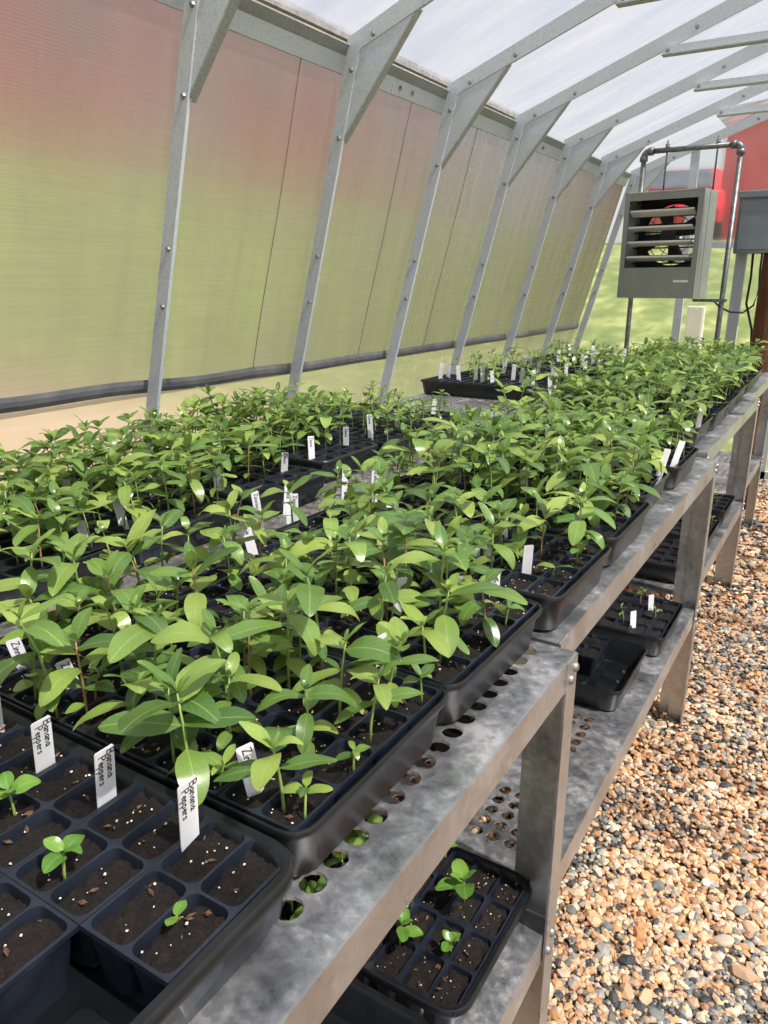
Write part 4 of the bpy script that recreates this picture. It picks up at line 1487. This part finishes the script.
def heater():
    x0, x1, y0, y1, z0, z1 = -1.225, -0.790, 4.55, 4.775, 1.285, 1.850
    root = thing('unit_heater', 'grey box unit heater with four pale louvers and a fan inside', 'heater', ((x0 + x1) / 2, (y0 + y1) / 2, z0), math.radians(-8))
    cx, cy = (x0 + x1) / 2, (y0 + y1) / 2
    hx, hy, H = (x1 - x0) / 2, (y1 - y0) / 2, z1 - z0
    t = 0.012
    b = MB()          # open-fronted cabinet
    b.box((-hx, -hy, 0), (-hx + t, hy, H)).box((hx - t, -hy, 0), (hx, hy, H)).box((-hx + t, -hy, H - t), (hx - t, hy, H)).box((-hx + t, -hy, 0), (hx - t, hy, t))
    b.build('cabinet', M['heater'], root, bevel=0.003)
    # back plate with a round fan opening: ring of quads
    b = MB()
    n = 32
    ocx, ocz, r = 0.0, 0.345, 0.165
    inn = [(ocx + r * math.cos(2 * PI * k / n), hy - 0.012, ocz + r * math.sin(2 * PI * k / n)) for k in range(n)]
    out = []
    for k in range(n):
        a = 2 * PI * k / n
        ca, sa = math.cos(a), math.sin(a)
        s = min((hx - t) / max(abs(ca), 1e-6), ((H - t - ocz) if sa > 0 else (ocz - t)) / max(abs(sa), 1e-6))
        out.append((ocx + s * ca, hy - 0.012, ocz + s * sa))
    b.loft([out, inn])
    b.build('back_plate', M['darkmetal'], root)
    MB().box((-hx + t, -hy + 0.001, H - 0.045), (hx - t, -hy + 0.008, H - 0.004)).build('top_strip', M['heater'], root, bevel=0.002)
    MB().box((-hx + t, -hy + 0.001, 0.004), (hx - t, -hy + 0.012, 0.165)).build('front_panel', M['heater'], root, bevel=0.002)
    for s in (-1, 1):
        MB().box((s * hx - (0.028 if s > 0 else -0.002), -hy - 0.002, 0), (s * hx + (0.002 if s > 0 else 0.028) - (0 if s > 0 else 0), -hy + 0.002, H)).build('corner_strip', M['heater'], root, bevel=0.001)
    for k, z in enumerate((0.205, 0.285, 0.365, 0.445)):
        tilt = [0.35, 0.3, 0.25, 0.5][k]
        m = Matrix.Translation((-0.005, -hy + 0.035, z + 0.010)) @ Matrix.Rotation(-tilt, 4, 'X')
        MB().box((-hx + 0.034, -0.028, -0.006), (hx - 0.042, 0.028, 0.006), m).build('louver', M['louver'], root, bevel=0.004)
    # inner heating coil box and fan
    b = MB()
    for k in range(9):
        z = 0.19 + k * 0.042
        b.tube([(-hx + 0.02, 0.02, z), (hx - 0.02, 0.02, z)], 0.004, 6)
    b.build('heating_element', M['darkmetal'], root, True)
    fan = MB()
    for k in range(4):
        a = k * PI / 2 + 0.3
        u = Vector((math.cos(a), 0, math.sin(a)))
        w = Vector((-math.sin(a), 0, math.cos(a)))
        o = Vector((0, hy - 0.06, 0.345))
        fan.add([o + u * 0.03 - w * 0.02, o + u * 0.15 - w * 0.05 + Vector((0, .012, 0)), o + u * 0.15 + w * 0.05 - Vector((0, .012, 0)), o + u * 0.03 + w * 0.02, o + u * 0.03 - w * 0.02 + Vector((0, .003, 0)), o + u * 0.15 - w * 0.05 + Vector((0, .015, 0)), o + u * 0.15 + w * 0.05 - Vector((0, .009, 0)), o + u * 0.03 + w * 0.02 + Vector((0, .003, 0))], [(0, 1, 2, 3), (7, 6, 5, 4), (0, 4, 5, 1), (1, 5, 6, 2), (2, 6, 7, 3), (3, 7, 4, 0)])
    fan.tube([(0, hy - 0.10, 0.345), (0, hy - 0.03, 0.345)], 0.045, 14)
    fan.build('fan', M['darkmetal'], root)
    g = MB()
    for r in (0.06, 0.105, 0.15):
        g.tube([(r * math.cos(2 * PI * k / 28), hy - 0.005, 0.345 + r * math.sin(2 * PI * k / 28)) for k in range(29)], 0.0025, 5, False)
    for k in range(6):
        a = k * PI / 6
        g.tube([(-0.165 * math.cos(a), hy - 0.005, 0.345 - 0.165 * math.sin(a)), (0.165 * math.cos(a), hy - 0.005, 0.345 + 0.165 * math.sin(a))], 0.0025, 5)
    g.build('fan_guard', M['pipe'], root)
    MB().box((hx - 0.115, -hy - 0.003, 0.085), (hx - 0.035, -hy + 0.002, 0.097)).build('badge', M['tag'], root)
    MB().box((hx - 0.001, -0.02, 0.01), (hx + 0.0025, 0.0, H - 0.01)).build('side_seam', M['heater'], root)
    return root


heater()

# electrical box on a post beside the heater
bx = thing('electrical_box', 'blue-grey metal control box at the right frame edge', 'box', (-0.53, 5.05, 1.53))
MB().box((-0.165, -0.09, 0.0), (0.165, 0.09, 0.325)).build('enclosure', M['boxgrey'], bx, bevel=0.006)
MB().box((-0.172, -0.105, 0.296), (0.172, 0.10, 0.335)).build('lid', M['boxgrey'], bx, bevel=0.005)
MB().box((-0.150, -0.097, 0.02), (0.150, -0.089, 0.285)).build('door', M['boxgrey'], bx, bevel=0.003)
MB().box((0.11, -0.103, 0.13), (0.125, -0.096, 0.17)).build('latch', M['bolt'], bx, bevel=0.001)
ps = thing('support_post', 'grey steel channel post under the control box', 'post', (-0.665, 5.12, 0))
MB().prism([(-0.03, -0.02), (0.03, -0.02), (0.03, 0.02), (0.024, 0.02), (0.024, -0.014), (-0.024, -0.014), (-0.024, 0.02), (-0.03, 0.02)], 'z', 0, 1.53).build('channel', M['stud'], ps)
MB().box((-0.05, -0.035, 0), (0.05, 0.035, 0.008)).build('foot_plate', M['stud'], ps)
wp = MB().loft([[((0.062 + 0.004 * noise.noise((math.cos(2 * PI * k / 14) * 2, math.sin(2 * PI * k / 14) * 2, z * 2))) * math.cos(2 * PI * k / 14), 0.062 * math.sin(2 * PI * k / 14), z) for k in range(14)] for z in np.linspace(0, 1.53, 10)], True, True).build('wooden_post', M['wood'], None, True, 0, (-0.475, 5.02, 0))
tag(wp, 'dark brown round wooden post below the control box at the right edge', 'post')
cb = MB().tube([(-0.735, 4.80, 1.265), (-0.71, 4.83, 1.235), (-0.66, 4.90, 1.205), (-0.60, 4.97, 1.20), (-0.555, 5.03, 1.24), (-0.54, 5.06, 1.33), (-0.55, 5.07, 1.45), (-0.55, 5.07, 1.535)], 0.006, 8).build('power_cable', M['cable'], None, True)
tag(cb, 'black cable looping from the heater to the control box', 'cable')
cb2 = MB().tube([(-0.60, 5.08, 1.53), (-0.595, 5.085, 1.40), (-0.60, 5.08, 1.25), (-0.55, 5.07, 1.10), (-0.53, 5.06, 0.9), (-0.53, 5.06, 0.3), (-0.53, 5.06, 0.008)], 0.007, 8).build('power_cable', M['cable'], None, True)
tag(cb2, 'black cable dropping from the control box beside the wooden post', 'cable')


# ================================================================ outside, seen through the film
def barn():
    x0, x1, y0, y1 = -27.0, -15.5, -18.0, 36.0
    g = 3.4
    H = 5.5
    root = thing('red_building', 'long faded red building seen blurred through the left film wall', 'building', (0, 0, 0))
    MB().box((x0, y0, g), (x1, y1, g + H)).build('wall', M['barn'], root)
    MB().prism([(x0 - 0.5, g + H), ((x0 + x1) / 2, g + H + 1.5), (x1 + 0.5, g + H), (x1 + 0.5, g + H - 0.25), (x0 - 0.5, g + H - 0.25)], 'y', y0 - 0.5, y1 + 0.5).build('roof', M['roofgrey'], root)
    for y in (-11, -5.2, 0.4, 6.0, 12, 18, 25, 31):
        f = MB().box((x1 - 0.02, y, g + 2.6), (x1 + 0.06, y + 1.5, g + 4.2)).build('window', M['roofgrey'], root)
        MB().box((x1 + 0.05, y + 0.12, g + 2.72), (x1 + 0.075, y + 1.38, g + 4.08)).build('pane', M['carglass'], f)
    for y in (-8.2, 3.2, 15, 28):
        f = MB().box((x1 - 0.02, y, g - 0.2), (x1 + 0.08, y + 2.2, g + 3.2)).build('door', M['roofgrey'], root)
    for k in range(54):
        y = y0 + k * 1.0 + 0.02
        MB().box((x1, y, g), (x1 + 0.03, y + 0.9, g + H - 0.26)).build('siding_panel', M['barn'], root)


barn()


def shed():
    g = 2.05
    root = thing('red_shed', 'bright red shed beyond the clear end wall at the right', 'shed', (1.2, 22.0, g))
    MB().box((-4.9, 1, -0.1), (6, 6, 3.7)).build('wall', M['redshed'], root)
    MB().prism([(-5.2, 3.6), (0.55, 4.1), (6.3, 3.6), (6.3, 3.45), (-5.2, 3.45)], 'y', 0.7, 6.3).build('roof', M['roofgrey'], root)
    MB().box((2, 0.94, -0.1), (4.4, 1.02, 2.8)).build('door', M['barntrim'], root)


shed()


def car():
    g = ground_h(-3.75, 18.6) - 0.05
    root = thing('red_car', 'red car parked on the grass beyond the clear end wall', 'car', (-3.75, 18.6, g), math.radians(-82))
    prof = [(-1.9, 0.35), (-2.0, 0.75), (-1.85, 0.98), (-1.0, 1.05), (1.3, 1.02), (2.0, 0.9), (2.1, 0.6), (2.05, 0.35)]
    b = MB()
    rings = []
    for x, s in ((-0.86, 0.93), (-0.80, 1.0), (0.80, 1.0), (0.86, 0.93)):
        rings.append([(p[0] * s, x, 0.6 + (p[1] - 0.6) * s) for p in prof])
    b.loft(rings, True, True).build('body', M['carred'], root)
    cab = [(-1.55, 1.0), (-1.15, 1.52), (0.25, 1.55), (1.0, 1.02)]
    MB().loft([[(p[0], x, 1.0 + (p[1] - 1.0) * s) for p in cab] for x, s in ((-0.74, 0.9), (-0.62, 1.0), (0.62, 1.0), (0.74, 0.9))], True, True).build('cabin', M['carred'], root)
    for s in (-1, 1):
        MB().prism([(-1.28, 1.06), (-1.05, 1.42), (0.15, 1.44), (0.7, 1.06)], 'y', s * 0.71 - 0.02, s * 0.71 + 0.02).build('window', M['carglass'], root)
    MB().add([(0.32, -0.58, 1.50), (0.95, -0.64, 1.09), (0.95, 0.64, 1.09), (0.32, 0.58, 1.50), (0.35, -0.58, 1.53), (0.98, -0.64, 1.12), (0.98, 0.64, 1.12), (0.35, 0.58, 1.53)], [(0, 1, 2, 3), (7, 6, 5, 4), (0, 4, 5, 1), (1, 5, 6, 2), (2, 6, 7, 3), (3, 7, 4, 0)]).build('windscreen', M['carglass'], root)
    for x in (-1.25, 1.3):
        for s in (-1, 1):
            MB().tube([(x, s * 0.66, 0.32), (x, s * 0.88, 0.32)], 0.32, 18).build('wheel', M['tyre'], root)


car()
wpst = MB().box((-0.09, -0.04, 0), (0.09, 0.04, 1.1)).build('marker_post', M['barntrim'], None, False, 0.01, (-1.55, 9.0, ground_h(-1.55, 9.0) - 0.05))
tag(wpst, 'short pale post standing in the grass beyond the end wall', 'post')
